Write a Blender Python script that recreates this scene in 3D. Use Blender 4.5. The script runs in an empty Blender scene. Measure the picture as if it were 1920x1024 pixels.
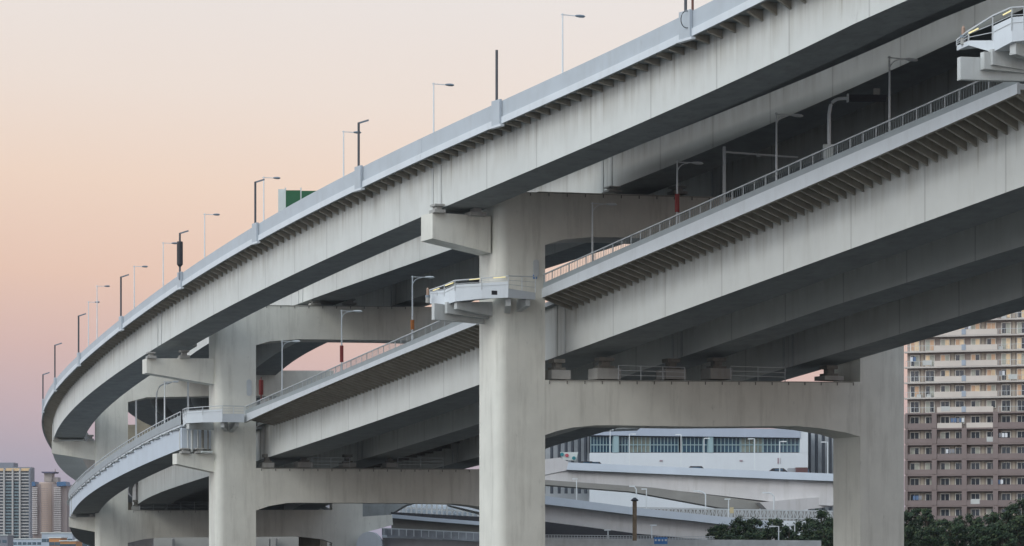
import bpy, bmesh, math, random
import numpy as np
from mathutils import Vector, Matrix, noise
random.seed(7)
SC = bpy.context.scene
COL = SC.collection
R = math.radians
# ------------------------------------------------------------------ camera, sky, sun, exposure
FPX = 5000.0          # focal length in pixels of the 1920 px wide photograph
YH = 1018.7           # picture row of the horizon
CZ = 3.0              # eye height over the water
cam_d = bpy.data.cameras.new('camera'); cam = bpy.data.objects.new('camera', cam_d); COL.objects.link(cam)
cam.location = (0, 0, CZ); cam.rotation_euler = (R(90), 0, 0)
cam_d.sensor_width = 36; cam_d.lens = FPX/1920*36; cam_d.shift_y = (YH-512)/1920
cam_d.clip_start = 1; cam_d.clip_end = 20000
SC.camera = cam
SC.view_settings.view_transform = 'Standard'; SC.view_settings.look = 'None'
SC.view_settings.exposure = 0.2; SC.view_settings.gamma = 1
W = bpy.data.worlds.new('World'); SC.world = W; W.use_nodes = True
nt = W.node_tree; nt.nodes.clear()
def wn(t, **k):
    n = nt.nodes.new(t)
    for a, b in k.items(): setattr(n, a, b)
    return n
wo = wn('ShaderNodeOutputWorld'); bg = wn('ShaderNodeBackground'); nt.links.new(bg.outputs[0], wo.inputs[0])
tc = wn('ShaderNodeTexCoord'); sp = wn('ShaderNodeSeparateXYZ'); nt.links.new(tc.outputs['Generated'], sp.inputs[0])
# dusk sky away from the sunset: mauve belt at the horizon, peach over it, pale above, soft blue overhead
elev = wn('ShaderNodeValToRGB')
tilt = wn('ShaderNodeMath', operation='MULTIPLY_ADD'); nt.links.new(sp.outputs['X'], tilt.inputs[0]); tilt.inputs[1].default_value = .06; nt.links.new(sp.outputs['Z'], tilt.inputs[2])
nt.links.new(tilt.outputs[0], elev.inputs[0])
def srgb(r, g, b):
    f = lambda c: (c/255/12.92) if c/255 <= .04045 else ((c/255+.055)/1.055)**2.4
    return (f(r), f(g), f(b), 1)
stops = [(0.0, (158, 154, 172)), (.02, (170, 161, 173)), (.040, (193, 171, 175)), (.063, (212, 181, 174)), (.09, (229, 196, 178)),
         (.125, (236, 211, 193)), (.16, (234, 220, 210)), (.20, (231, 224, 220)), (.40, (196, 204, 216)), (.75, (150, 172, 200)), (1, (128, 156, 190))]
cr = elev.color_ramp
cr.elements[0].position = stops[0][0]; cr.elements[0].color = srgb(*stops[0][1])
cr.elements[1].position = stops[-1][0]; cr.elements[1].color = srgb(*stops[-1][1])
for p_, c_ in stops[1:-1]:
    e_ = cr.elements.new(p_); e_.color = srgb(*c_)
# the brighter, warmer half of the sky lies behind the camera where the sun has just gone down
glow = wn('ShaderNodeVectorMath', operation='DOT_PRODUCT'); nt.links.new(tc.outputs['Generated'], glow.inputs[0]); glow.inputs[1].default_value = Vector((-.72, -.42, .62)).normalized()
gm = wn('ShaderNodeMapRange'); gm.inputs['From Min'].default_value = .12; gm.inputs['From Max'].default_value = 1; gm.inputs['To Min'].default_value = 0; gm.inputs['To Max'].default_value = 1.15
nt.links.new(glow.outputs['Value'], gm.inputs['Value'])
mx = wn('ShaderNodeMix', data_type='RGBA', blend_type='ADD'); mx.inputs['Factor'].default_value = 1
gc = wn('ShaderNodeMix', data_type='RGBA', blend_type='MIX'); gc.inputs[6].default_value = (0, 0, 0, 1); gc.inputs[7].default_value = (.80, .93, 1.0, 1)
nt.links.new(gm.outputs[0], gc.inputs['Factor'])
nz = wn('ShaderNodeTexNoise'); nz.inputs['Scale'].default_value = 5; nz.inputs['Detail'].default_value = 3
nt.links.new(tc.outputs['Generated'], nz.inputs['Vector'])
nm = wn('ShaderNodeMapRange'); nm.inputs['To Min'].default_value = .875; nm.inputs['To Max'].default_value = .935; nt.links.new(nz.outputs[0], nm.inputs['Value'])
nmul = wn('ShaderNodeVectorMath', operation='SCALE'); nt.links.new(elev.outputs[0], nmul.inputs[0]); nt.links.new(nm.outputs[0], nmul.inputs['Scale'])
nt.links.new(nmul.outputs[0], mx.inputs[6]); nt.links.new(gc.outputs[2], mx.inputs[7])
nt.links.new(mx.outputs[2], bg.inputs[0]); bg.inputs[1].default_value = 1.0
sun_d = bpy.data.lights.new('sun', 'SUN'); sun_d.energy = .6; sun_d.angle = R(22); sun_d.color = (1, .95, .86)
sun = bpy.data.objects.new('sun', sun_d); COL.objects.link(sun)
sun.rotation_euler = Vector((.62, .62, -.62)).to_track_quat('-Z', 'Y').to_euler()

# ------------------------------------------------------------------ materials
MATS = {}
def mat(name, col, rough=.6, noise_amt=.12, scale=.5, stain=0, stain_col=(.16, .12, .07), metal=0, uvstreak=False, emit=None, stretch=(1, 1, .12), spec=.4):
    if name in MATS: return MATS[name]
    m = bpy.data.materials.new(name); MATS[name] = m; m.use_nodes = True
    n = m.node_tree.nodes; l = m.node_tree.links; b = n['Principled BSDF']
    b.inputs['Roughness'].default_value = rough; b.inputs['Metallic'].default_value = metal
    b.inputs['Specular IOR Level'].default_value = spec
    t = n.new('ShaderNodeTexCoord'); g = n.new('ShaderNodeNewGeometry')
    no = n.new('ShaderNodeTexNoise'); no.inputs['Scale'].default_value = scale; no.inputs['Detail'].default_value = 5; no.inputs['Roughness'].default_value = .6
    l.new(g.outputs['Position'], no.inputs['Vector'])
    mr = n.new('ShaderNodeMapRange'); mr.inputs['From Min'].default_value = .3; mr.inputs['From Max'].default_value = .7
    mr.inputs['To Min'].default_value = 1-noise_amt; mr.inputs['To Max'].default_value = 1+noise_amt
    l.new(no.outputs[0], mr.inputs['Value'])
    sc = n.new('ShaderNodeVectorMath'); sc.operation = 'SCALE'; sc.inputs[0].default_value = col; l.new(mr.outputs[0], sc.inputs['Scale'])
    last = sc.outputs[0]
    if stain:
        mp = n.new('ShaderNodeMapping'); mp.inputs['Scale'].default_value = stretch; l.new(g.outputs['Position'], mp.inputs['Vector'])
        n2 = n.new('ShaderNodeTexNoise'); n2.inputs['Scale'].default_value = 1.1; n2.inputs['Detail'].default_value = 6; n2.inputs['Roughness'].default_value = .7
        l.new(mp.outputs[0], n2.inputs['Vector'])
        r2 = n.new('ShaderNodeMapRange'); r2.inputs['From Min'].default_value = .5; r2.inputs['From Max'].default_value = .78; r2.inputs['To Max'].default_value = stain
        l.new(n2.outputs[0], r2.inputs['Value'])
        fac = r2.outputs[0]
        mm = n.new('ShaderNodeMix'); mm.data_type = 'RGBA'; mm.inputs[7].default_value = (*stain_col, 1); l.new(last, mm.inputs[6]); l.new(fac, mm.inputs['Factor']); last = mm.outputs[2]
        # scuffs and chipped patches
        m2 = n.new('ShaderNodeMapping'); m2.inputs['Scale'].default_value = (1, 1, .45); l.new(g.outputs['Position'], m2.inputs['Vector'])
        n5 = n.new('ShaderNodeTexNoise'); n5.inputs['Scale'].default_value = 1.7; n5.inputs['Detail'].default_value = 8; n5.inputs['Roughness'].default_value = .75; l.new(m2.outputs[0], n5.inputs['Vector'])
        r5 = n.new('ShaderNodeMapRange'); r5.inputs['From Min'].default_value = .62; r5.inputs['From Max'].default_value = .74; r5.inputs['To Max'].default_value = min(.55, stain*1.1); l.new(n5.outputs[0], r5.inputs['Value'])
        m7 = n.new('ShaderNodeMix'); m7.data_type = 'RGBA'; m7.inputs[7].default_value = (.17, .16, .145, 1); l.new(last, m7.inputs[6]); l.new(r5.outputs[0], m7.inputs['Factor']); last = m7.outputs[2]
    if uvstreak:   # dirt washed down the web below the brackets: uv = metres along, metres down
        su = n.new('ShaderNodeSeparateXYZ'); l.new(t.outputs['UV'], su.inputs[0])
        cu = n.new('ShaderNodeCombineXYZ'); l.new(su.outputs['X'], cu.inputs['X'])
        ky = n.new('ShaderNodeMath'); ky.operation = 'MULTIPLY'; ky.inputs[1].default_value = .10; l.new(su.outputs['Y'], ky.inputs[0]); l.new(ky.outputs[0], cu.inputs['Y'])
        n3 = n.new('ShaderNodeTexNoise'); n3.inputs['Scale'].default_value = 1.3; n3.inputs['Detail'].default_value = 4; l.new(cu.outputs[0], n3.inputs['Vector'])
        # fade with depth below the top
        fd = n.new('ShaderNodeMapRange'); fd.inputs['From Min'].default_value = 0.6; fd.inputs['From Max'].default_value = 3.4; fd.inputs['To Min'].default_value = 1; fd.inputs['To Max'].default_value = 0
        l.new(su.outputs['Y'], fd.inputs['Value'])
        ns = n.new('ShaderNodeMapRange'); ns.inputs['From Min'].default_value = .38; ns.inputs['From Max'].default_value = .72; l.new(n3.outputs[0], ns.inputs['Value'])
        mu = n.new('ShaderNodeMath'); mu.operation = 'MULTIPLY'; l.new(fd.outputs[0], mu.inputs[0]); l.new(ns.outputs[0], mu.inputs[1])
        # thin dark drip lines at the bracket spacing
        wv = n.new('ShaderNodeMath'); wv.operation = 'FRACT'; dv = n.new('ShaderNodeMath'); dv.operation = 'DIVIDE'; dv.inputs[1].default_value = 2.0
        l.new(su.outputs['X'], dv.inputs[0]); l.new(dv.outputs[0], wv.inputs[0])
        lt = n.new('ShaderNodeMath'); lt.operation = 'LESS_THAN'; lt.inputs[1].default_value = .07; l.new(wv.outputs[0], lt.inputs[0])
        m4 = n.new('ShaderNodeMath'); m4.operation = 'MULTIPLY'; l.new(lt.outputs[0], m4.inputs[0]); l.new(mu.outputs[0], m4.inputs[1])
        ad = n.new('ShaderNodeMath'); ad.operation = 'ADD'; l.new(mu.outputs[0], ad.inputs[0]); l.new(m4.outputs[0], ad.inputs[1])
        ml = n.new('ShaderNodeMath'); ml.operation = 'MULTIPLY'; ml.inputs[1].default_value = .5; ml.use_clamp = True; l.new(ad.outputs[0], ml.inputs[0])
        m5 = n.new('ShaderNodeMix'); m5.data_type = 'RGBA'; m5.inputs[7].default_value = (.20, .165, .105, 1); l.new(last, m5.inputs[6]); l.new(ml.outputs[0], m5.inputs['Factor']); last = m5.outputs[2]
        # faint welded plate joints every 9 m
        w2 = n.new('ShaderNodeMath'); w2.operation = 'FRACT'; d2 = n.new('ShaderNodeMath'); d2.operation = 'DIVIDE'; d2.inputs[1].default_value = 8.7
        l.new(su.outputs['X'], d2.inputs[0]); l.new(d2.outputs[0], w2.inputs[0])
        l2 = n.new('ShaderNodeMath'); l2.operation = 'LESS_THAN'; l2.inputs[1].default_value = .018; l.new(w2.outputs[0], l2.inputs[0])
        ms = n.new('ShaderNodeMath'); ms.operation = 'MULTIPLY'; ms.inputs[1].default_value = .38; l.new(l2.outputs[0], ms.inputs[0])
        m6 = n.new('ShaderNodeMix'); m6.data_type = 'RGBA'; m6.inputs[7].default_value = (.22, .21, .2, 1); l.new(last, m6.inputs[6]); l.new(ms.outputs[0], m6.inputs['Factor']); last = m6.outputs[2]
    l.new(last, b.inputs['Base Color'])
    bp = n.new('ShaderNodeBump'); bp.inputs['Strength'].default_value = .15; bp.inputs['Distance'].default_value = .05
    l.new(no.outputs[0], bp.inputs['Height']); l.new(bp.outputs[0], b.inputs['Normal'])
    if emit:
        b.inputs['Emission Color'].default_value = (*emit[0], 1); b.inputs['Emission Strength'].default_value = emit[1]
    return m
WEB = mat('girder_paint', (.61, .615, .59), .55, .05, .25, stain=.18, stain_col=(.30, .27, .21), uvstreak=True)
STEEL = mat('steel_paint', (.50, .51, .50), .55, .10, .5, stain=.35, stain_col=(.22, .19, .13))
PIERM = mat('pier_paint', (.67, .655, .59), .5, .07, .35, stain=.42, stain_col=(.26, .24, .2), stretch=(1, 1, .1))
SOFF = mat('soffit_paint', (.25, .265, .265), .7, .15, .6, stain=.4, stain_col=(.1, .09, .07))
FLG = mat('bracket_flange_paint', (.31, .285, .24), .6, .15, .9, stain=.3, stain_col=(.2, .16, .1))
BRK = mat('bracket_paint', (.28, .255, .21), .7, .15, .9, stain=.45, stain_col=(.12, .10, .06))
SIDE = mat('ramp_side_paint', (.50, .55, .61), .5, .05, .3, stain=.15, stain_col=(.3, .3, .3))
KICK = mat('kick_panel_paint', (.30, .335, .35), .4, .08, .6)
PARA = mat('parapet_paint', (.43, .465, .50), .5, .06, .4, stain=.25, stain_col=(.28, .27, .25))
FASC = mat('fascia_paint', (.62, .65, .68), .5, .05, .4, stain=.2, stain_col=(.3, .28, .25))
RAILM = mat('rail_metal', (.50, .52, .53), .4, .08, 1)
PANEL = mat('rail_panel', (.24, .27, .28), .5, .12, 1)
ASPH = mat('asphalt', (.06, .06, .06), .9, .15, 1)
CONC = mat('concrete', (.36, .35, .33), .85, .12, .6, stain=.5, stain_col=(.2, .18, .15))
BEAR = mat('bearing_steel', (.18, .17, .15), .7, .25, 2)
POLE = mat('lamp_pole_paint', (.72, .75, .76), .4, .05, 1)
DPOLE = mat('dark_pole_paint', (.07, .075, .085), .5, .1, 1)
HEAD = mat('lamp_head_metal', (.20, .24, .28), .35, .05, 1)
BLACK = mat('black_plastic_and_shade', (.03, .03, .035), .6, .1, 2)
RED = mat('red_wrap', (.26, .035, .03), .6, .12, 2)
ORANGE = mat('orange_wrap', (.42, .14, .03), .6, .12, 2)
GREEN = mat('sign_green', (.012, .10, .04), .5, .04, 1)
WHITE = mat('white_board', (.62, .66, .64), .5, .04, 1)
BLUE = mat('sign_blue', (.06, .19, .45), .5, .04, 1)
YLIT = mat('lit_strip', (.9, .8, .4), .5, 0, 1, emit=((1, .80, .38), .35))

# ------------------------------------------------------------------ object helpers
def tag(o, label=None, cat=None, group=None, kind=None):
    if label: o['label'] = label
    if cat: o['category'] = cat
    if group: o['group'] = group
    if kind: o['kind'] = kind
    return o
def empty(name, loc, label, cat, group=None):
    o = bpy.data.objects.new(name, None); COL.objects.link(o); o.location = loc; o.empty_display_size = .5
    return tag(o, label, cat, group)
def link(name, bm, m, parent=None, smooth=False):
    me = bpy.data.meshes.new(name); bm.to_mesh(me); bm.free()
    for q in (m if isinstance(m, (list, tuple)) else [m]): me.materials.append(q)
    if smooth:
        for p in me.polygons: p.use_smooth = True
    o = bpy.data.objects.new(name, me); COL.objects.link(o)
    if parent is not None:
        o.parent = parent; o.matrix_parent_inverse = Matrix.Translation(-Vector(parent.location))
        if parent.rotation_euler[2] or parent.parent:
            bpy.context.view_layer.update(); o.matrix_parent_inverse = parent.matrix_world.inverted()
    return o
def box(bm, c, sx, sy, sz, ang=0, mi=0):
    ca, sa = math.cos(ang), math.sin(ang); vs = []
    for dz in (-1, 1):
        for dx, dy in ((-1, -1), (1, -1), (1, 1), (-1, 1)):
            x, y = dx*sx/2, dy*sy/2
            vs.append(bm.verts.new((c[0]+x*ca-y*sa, c[1]+x*sa+y*ca, c[2]+dz*sz/2)))
    for f in ((3, 2, 1, 0), (4, 5, 6, 7), (0, 1, 5, 4), (1, 2, 6, 5), (2, 3, 7, 6), (3, 0, 4, 7)):
        bm.faces.new([vs[i] for i in f]).material_index = mi
def bar(bm, a, b, w, h=None, mi=0):
    """square bar from a to b"""
    h = h or w; a = Vector(a); b = Vector(b); d = (b-a).normalized()
    up = Vector((0, 0, 1)) if abs(d.z) < .95 else Vector((1, 0, 0))
    s = d.cross(up).normalized(); u = s.cross(d)
    q = [(-w/2, -h/2), (w/2, -h/2), (w/2, h/2), (-w/2, h/2)]
    A = [bm.verts.new(a+s*x+u*y) for x, y in q]; B = [bm.verts.new(b+s*x+u*y) for x, y in q]
    fs = [A[::-1], B]+[[A[i], A[(i+1) % 4], B[(i+1) % 4], B[i]] for i in range(4)]
    for f in fs: bm.faces.new(f).material_index = mi
def tube(bm, pts, r, n=8, mi=0):
    rings = []; pts = [Vector(p) for p in pts]
    for i, p in enumerate(pts):
        d = (pts[min(i+1, len(pts)-1)]-pts[max(i-1, 0)]).normalized()
        up = Vector((0, 0, 1)) if abs(d.z) < .9 else Vector((1, 0, 0))
        s = d.cross(up).normalized(); u = s.cross(d); rr = r[i] if isinstance(r, (list, tuple)) else r
        rings.append([bm.verts.new(p+s*math.cos(k*2*math.pi/n)*rr+u*math.sin(k*2*math.pi/n)*rr) for k in range(n)])
    for a, b in zip(rings, rings[1:]):
        for k in range(n):
            f = bm.faces.new([a[k], a[(k+1) % n], b[(k+1) % n], b[k]]); f.material_index = mi
    bm.faces.new(rings[0][::-1]).material_index = mi; bm.faces.new(rings[-1]).material_index = mi
def prism(bm, poly, a, b, mi=0):
    """poly: list of 2-D points; a, b: functions turning a 2-D point into 3-D for the two ends"""
    A = [bm.verts.new(a(p)) for p in poly]; B = [bm.verts.new(b(p)) for p in poly]; n = len(poly)
    fs = [bm.faces.new(A), bm.faces.new(B[::-1])]+[bm.faces.new([A[i], B[i], B[(i+1) % n], A[(i+1) % n]]) for i in range(n)]
    for f in fs: f.material_index = mi
    bmesh.ops.recalc_face_normals(bm, faces=fs)

# ------------------------------------------------------------------ the road alignment in plan (a curve to the right seen from below)
D1 = 230.0
PL = (-0.032625, 0.999832, 0.474438, -0.27736, 0.296666, -1.962037)
S = np.linspace(-1.2, 2.4, 3601)
_sc = np.clip(S, -.7, 1.0); _k = PL[3]+PL[4]*_sc+PL[5]*_sc**2/2; _ds = S[1]-S[0]; _i0 = int(np.argmin(abs(S)))
TH = np.cumsum(_k)*_ds; TH += PL[2]-TH[_i0]
PX = np.cumsum(-np.sin(TH))*_ds; PY = np.cumsum(np.cos(TH))*_ds
PX = (PX+PL[0]-PX[_i0])*D1; PY = (PY+PL[1]-PY[_i0])*D1
def plan(s, o):
    th = np.interp(s, S, TH)
    return np.interp(s, S, PX)+o*np.cos(th), np.interp(s, S, PY)+o*np.sin(th)
def s_at(px, o, far=False):
    X, Y = PX+o*np.cos(TH), PY+o*np.sin(TH); p = 960+FPX*X/Y
    ka = int(np.argmin(np.where((S > -.3) & (S < 1.3), p, 9e9)))
    if far: return S[ka+int(np.argmin(abs(p[ka:ka+700]-px)))]
    i = int(np.argmin(np.where(np.arange(len(S)) <= ka, abs(p-px), 9e9)))
    return S[i]
# heights of the long edges: measured stations along the alignment, smoothed by a low polynomial
T = {}
T['U1'] = [(1337.7,0),(1240,46.9),(1055,133),(935,192),(812,249),(668,318),(600,352),(476,425),(384,482),(254,573),(183,631.7),(139.7,676),(110,699.7),(92.8,725.4),(79.5,757)]
T['U2'] = [(1435,0),(1240,93.8),(1100,160),(880,258),(811,290),(600,389),(480,457),(333,545),(221.7,620),(183,651.6),(151.4,681),(118.6,712.6),(98.7,738),(83.4,769.3),(79.3,786.9),(-81.7,805.6),(-92.8,826.7),(-101,853),(-110.4,870),(-123.3,884),(-139.7,895)]
T['U3'] = [(1500,0),(1456,24.6),(1302,95),(1189,147.6),(1070,200),(950,251),(811,313),(700,366),(588.5,419),(488,473),(355.6,557.5),(279,603),(212,651.6),(165.4,692.6),(125.6,734.8)]
T['U4'] = [(1600,45),(1460,112.5),(1337,172),(1168,246),(1070,288),(960,335),(830,385),(700,446),(581,500.7),(480,551),(381,602),(289.5,652),(260,670.4),(188.9,722),(151.4,755),(130.3,774),(115,792.7),(104.5,812.6)]
T['V4'] = [(1900,27),(1796.5,74),(1600,163),(1513.5,200),(1400,248),(1237,323),(1160,356),(848,462),(700,518),(638,540),(590,561)]
T['L0'] = [(1833.6,150),(1669.5,221),(1556,273.4),(1400,344),(1275.6,397.7),(1160,449),(1107.6,470),(1002,521),(825,601),(730,641.5),(639,680),(530.6,727.6),(460,761.6)]
T['L1'] = [(1861,176),(1400,373),(1280,425),(1005,547),(861,607.6),(458,777)]
T['L2'] = [(1910,172),(1640,298),(1400,398),(1280,448.4),(1160,498.6),(1000,563.7),(893,610),(666.5,700.4),(456,793)]
T['L3'] = [(1920,250),(1732,324),(1640,358),(1576,386.7),(1442,445.5),(1303,495),(1280,507),(1150.6,558),(1033,604.7),(897.5,657),(757,718.5),(621,768),(512.5,804.6)]
T['L4'] = [(1920,347.4),(1783,398.4),(1600,466.6),(1560,480),(1320,567),(1300,575),(1047,665),(897.5,720.8),(737,780),(666.5,804.6),(506,855),(391.5,893),(345.7,906.5),(300.8,924.4),(265,940.6)]
T['M0'] = [(349,765.6),(311,784),(240,824),(187.5,861),(150,892),(142,900),(130.3,915)]
T['M3'] = [(341,801),(262.5,838.7),(240,850),(197,880),(165,905),(145,922),(131,937)]
T['M4'] = [(341,842),(260,873.4),(218,895.7),(202.5,907),(177,920.3),(147.9,943.7),(132.6,961.3),(-126.7,990.8),(-138,1003),(-153.7,1015.8),(-165,1023)]
OFF = dict(U1=0, U2=0, U3=1.6, U4=1.6, V4=18.5, L0=10.3, L1=10.3, L2=10.3, L3=13.8, L4=13.8, M0=3.9, M3=4.2, M4=4.2)
ZF = {}
for k_, pts in T.items():
    o = OFF[k_]; a = []
    for x, y in pts:
        s = s_at(abs(x), o, x < 0); Y = plan(s, o)[1]; a.append((s, CZ+(YH-y)*Y/FPX))
    if k_ == 'V4': a += [(.55, 26.9+CZ), (.7, 25.4+CZ)]
    a = np.array(sorted(a)); dg = 5 if k_ in ('U1', 'U2', 'U4', 'L4', 'M4') else 3
    c = np.polyfit(a[:, 0], a[:, 1], dg); g = np.linspace(a[0, 0], a[-1, 0], 80)
    ZF[k_] = (g, np.polyval(c, g))
def z(k, s):
    g, v = ZF[k]; s = np.asarray(s, float)
    r = np.interp(s, g, v)
    m = max(3, int(len(g)*.12))
    lo = (v[m]-v[0])/(g[m]-g[0]); hi = (v[-1]-v[-1-m])/(g[-1]-g[-1-m])
    return np.where(s < g[0], v[0]+(s-g[0])*lo, np.where(s > g[-1], v[-1]+(s-g[-1])*hi, r))
def P(s, o, zz):
    x, y = plan(s, o); return Vector((float(x), float(y), float(zz)))
def loft(bm, s0, s1, prof, mi=0, step=2.0, uv=False):
    """sweep a closed profile [(offset, z(s) function)] along the alignment"""
    n = max(2, int((s1-s0)*D1/step)+1); ss = np.linspace(s0, s1, n); rows = []
    cols = []
    for o, zf in prof:
        x, y = plan(ss, o); cols.append((x, y, zf(ss)))
    for i in range(n): rows.append([bm.verts.new((c[0][i], c[1][i], c[2][i])) for c in cols])
    k = len(prof); fs = []
    lay = bm.loops.layers.uv.verify() if uv else None
    for i in range(n-1):
        for j in range(k):
            f = bm.faces.new([rows[i][j], rows[i+1][j], rows[i+1][(j+1) % k], rows[i][(j+1) % k]]); f.material_index = mi; fs.append(f)
            if uv:
                zt = max(c[2][i] for c in cols)
                for lp in f.loops:
                    ii = i if lp.vert in rows[i] else i+1
                    lp[lay].uv = (ss[ii]*D1, max(c[2][ii] for c in cols)-lp.vert.co.z)
    fs.append(bm.faces.new(rows[0])); fs.append(bm.faces.new(rows[-1][::-1]))
    for f in fs[-2:]: f.material_index = mi
    bmesh.ops.recalc_face_normals(bm, faces=fs)
    return fs
def zz(k, d=0): return lambda s: z(k, s)+d
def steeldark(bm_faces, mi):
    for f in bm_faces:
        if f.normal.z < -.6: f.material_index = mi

# piers: stations along the alignment
SP = [-.345, .004, .362, .762, 1.17]
GAP = .00008
SPANS = [(-.62, SP[0]), (SP[0], SP[1]), (SP[1], SP[2]), (SP[2], SP[3]), (SP[3], SP[4])]
WHERE = ['beyond the right edge', 'right of the nearest pier', 'between first and second piers', 'between second and third piers', 'behind the third pier']
def girder(name, parent, s0, s1, o0, o1, zb, zt, m=None):
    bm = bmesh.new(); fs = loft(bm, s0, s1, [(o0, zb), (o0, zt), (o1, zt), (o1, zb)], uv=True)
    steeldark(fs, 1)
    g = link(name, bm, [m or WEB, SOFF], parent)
    for s in (s0+.0035, s1-.0035):
        bm = bmesh.new(); d = .3/2/D1
        bm_p = [(o0-.07, float(zb(s))+.02), (o0-.07, float(zt(s))-.02), (o0-.002, float(zt(s))-.02), (o0-.002, float(zb(s))+.02)]
        prism(bm, bm_p, lambda p: P(s-d, p[0], p[1]), lambda p: P(s+d, p[0], p[1])); link('stiffener', bm, STEEL, g)
    return g
def bracket(parent, s, oa, ob, ztop, za, zb, th=.14):
    bm = bmesh.new(); d = th/2/D1
    poly = [(oa, ztop), (ob, ztop), (ob, zb), (oa, za)]
    prism(bm, poly, lambda p: P(s-d, p[0], p[1]), lambda p: P(s+d, p[0], p[1]))
    d2 = .20/2/D1    # bottom flange
    prism(bm, [(oa, za-.02), (ob, zb-.02), (ob, zb+.05), (oa, za+.05)], lambda p: P(s-d2, p[0], p[1]), lambda p: P(s+d2, p[0], p[1]), 1)
    return link('bracket', bm, [BRK, FLG], parent)

for i, (a, b) in enumerate(SPANS):
    a += GAP; b -= GAP
    sm = (a+b)/2
    # --- upper outer roadway
    wi = 15.6 if i < 2 else 6.1  # near spans: slab widened out of view to shade the inner girder
    x, y = plan(sm, 3); r = empty('viaduct_span', (float(x), float(y), 0), 'upper outer curved roadway with solid grey parapet, '+WHERE[i], 'bridge deck', 'upper outer viaduct spans')
    bm = bmesh.new()
    fs = loft(bm, a, b, [(0, zz('U2')), (0, zz('U2', .56)), (wi, zz('U2', .56)), (wi, zz('U2', .2)), (.25, zz('U2', .2)), (.25, zz('U2'))])
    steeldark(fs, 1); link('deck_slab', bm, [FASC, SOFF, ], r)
    bm = bmesh.new(); loft(bm, a, b, [(.1, zz('U2', .565)), (.1, zz('U1')), (.4, zz('U1')), (.4, zz('U2', .565))])
    link('parapet', bm, PARA, r)
    bm = bmesh.new(); loft(bm, a, b, [(5.7, zz('U2', .565)), (5.7, zz('U1')), (6.0, zz('U1')), (6.0, zz('U2', .565))]); link('parapet', bm, PARA, r)
    bm = bmesh.new(); loft(bm, a, b, [(.42, zz('U2', .57)), (.42, zz('U2', .6)), (5.68, zz('U2', .6)), (5.68, zz('U2', .57))]); link('road_surface', bm, ASPH, r)
    girder('box_girder', r, a, b, 1.6, 5.4 if i < 3 else 6.0, zz('U4'), zz('U2', .19))
    if i > 0 and i < 5:
        n = int((b-a)*D1/1.62)
        for k in range(n):
            s = a+(k+.5)*(b-a)/n
            if s > 1.02: break
            zt = float(z('U2', s))+.19
            bracket(r, s, .27, 1.58, zt, zt-.28, min(float(z('U3', s))-.1, zt-.5))
    # --- upper inner roadway
    vo = 11.4 if i == 4 or i < 2 else 16.2  # near spans: edge pushed out behind the outer deck to shade the girder
    if i < 5:
        x, y = plan(sm, 25); r = empty('viaduct_span', (float(x), float(y), 0), 'upper inner roadway on deep grey girders seen from below, '+WHERE[i], 'bridge deck', 'upper inner viaduct spans')
        bm = bmesh.new(); fs = loft(bm, a, b, [(vo, zz('V4', 4.2)), (vo, zz('V4', 4.9)), (36, zz('V4', 4.9)), (36, zz('V4', 4.2))]); steeldark(fs, 1); link('deck_slab', bm, [FASC, SOFF], r)
        bm = bmesh.new(); loft(bm, a, b, [(vo+.5, zz('V4', 4.905)), (vo+.5, zz('V4', 4.93)), (35.5, zz('V4', 4.93)), (35.5, zz('V4', 4.905))]); link('road_surface', bm, ASPH, r)
        girder('box_girder', r, a, b, 18.5, 22.9, zz('V4'), zz('V4', 4.19))
        girder('box_girder', r, a, b, 30, 34, zz('V4', .1), zz('V4', 4.19))
        if i == 4: girder('box_girder', r, a, b, 11.5, 16.4, zz('V4', -.2), zz('V4', 4.19))
        for oo in (vo+.1, 35.6):
            bm = bmesh.new(); loft(bm, a, b, [(oo, zz('V4', 4.905)), (oo, zz('V4', 5.5)), (oo+.3, zz('V4', 5.5)), (oo+.3, zz('V4', 4.905))]); link('parapet', bm, PARA, r)
        n = int((b-a)*D1/3.0)
        for k in range(n):
            s = a+(k+.5)*(b-a)/n; zt = float(z('V4', s))+4.19
            bm = bmesh.new(); bar(bm, P(s, 22.92, zt-.25), P(s, 29.98, zt-.25), .2, .5); link('cross_rib', bm, BRK, r)
            if i < 3: bracket(r, s, vo+.2, 18.48, zt, zt-.3, zt-.9)
    # --- lower roadway
    x, y = plan(sm, 28); r = empty('viaduct_span', (float(x), float(y), 0), 'lower roadway on three box girders, '+WHERE[i], 'bridge deck', 'lower viaduct spans')
    d8 = lambda d: (lambda s: z('L4', s)+d+np.interp(s, [-.27, -.16, .1], [-.9, -.72, -.2]))
    d6 = lambda d: (lambda s: z('L4', s)+d+np.interp(s, [-.3, -.2, -.1, .2], [-.8, -.3, .05, .05]))
    top = zz('L2', .6) if i < 3 else zz('L4', 3.9)
    tp = lambda d: (lambda s: top(s)+d)
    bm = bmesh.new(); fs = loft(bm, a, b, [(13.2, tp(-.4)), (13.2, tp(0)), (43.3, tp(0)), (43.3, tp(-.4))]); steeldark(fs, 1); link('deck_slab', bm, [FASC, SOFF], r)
    bm = bmesh.new(); loft(bm, a, b, [(13.6, tp(.005)), (13.6, tp(.03)), (42.9, tp(.03)), (42.9, tp(.005))]); link('road_surface', bm, ASPH, r)
    girder('box_girder', r, a, b, 13.8, 18.6, zz('L4'), tp(-.41))
    girder('box_girder', r, a, b, 25.8, 29.8, d6(0), tp(-.41))
    girder('box_girder', r, a, b, 37.8, 41.8, d8(0), tp(-.41))
    bm = bmesh.new(); loft(bm, a, b, [(43, tp(.005)), (43, tp(1.0)), (43.29, tp(1.0)), (43.29, tp(.005))]); link('parapet', bm, PARA, r)
    n = int((b-a)*D1/3.2)
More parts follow.
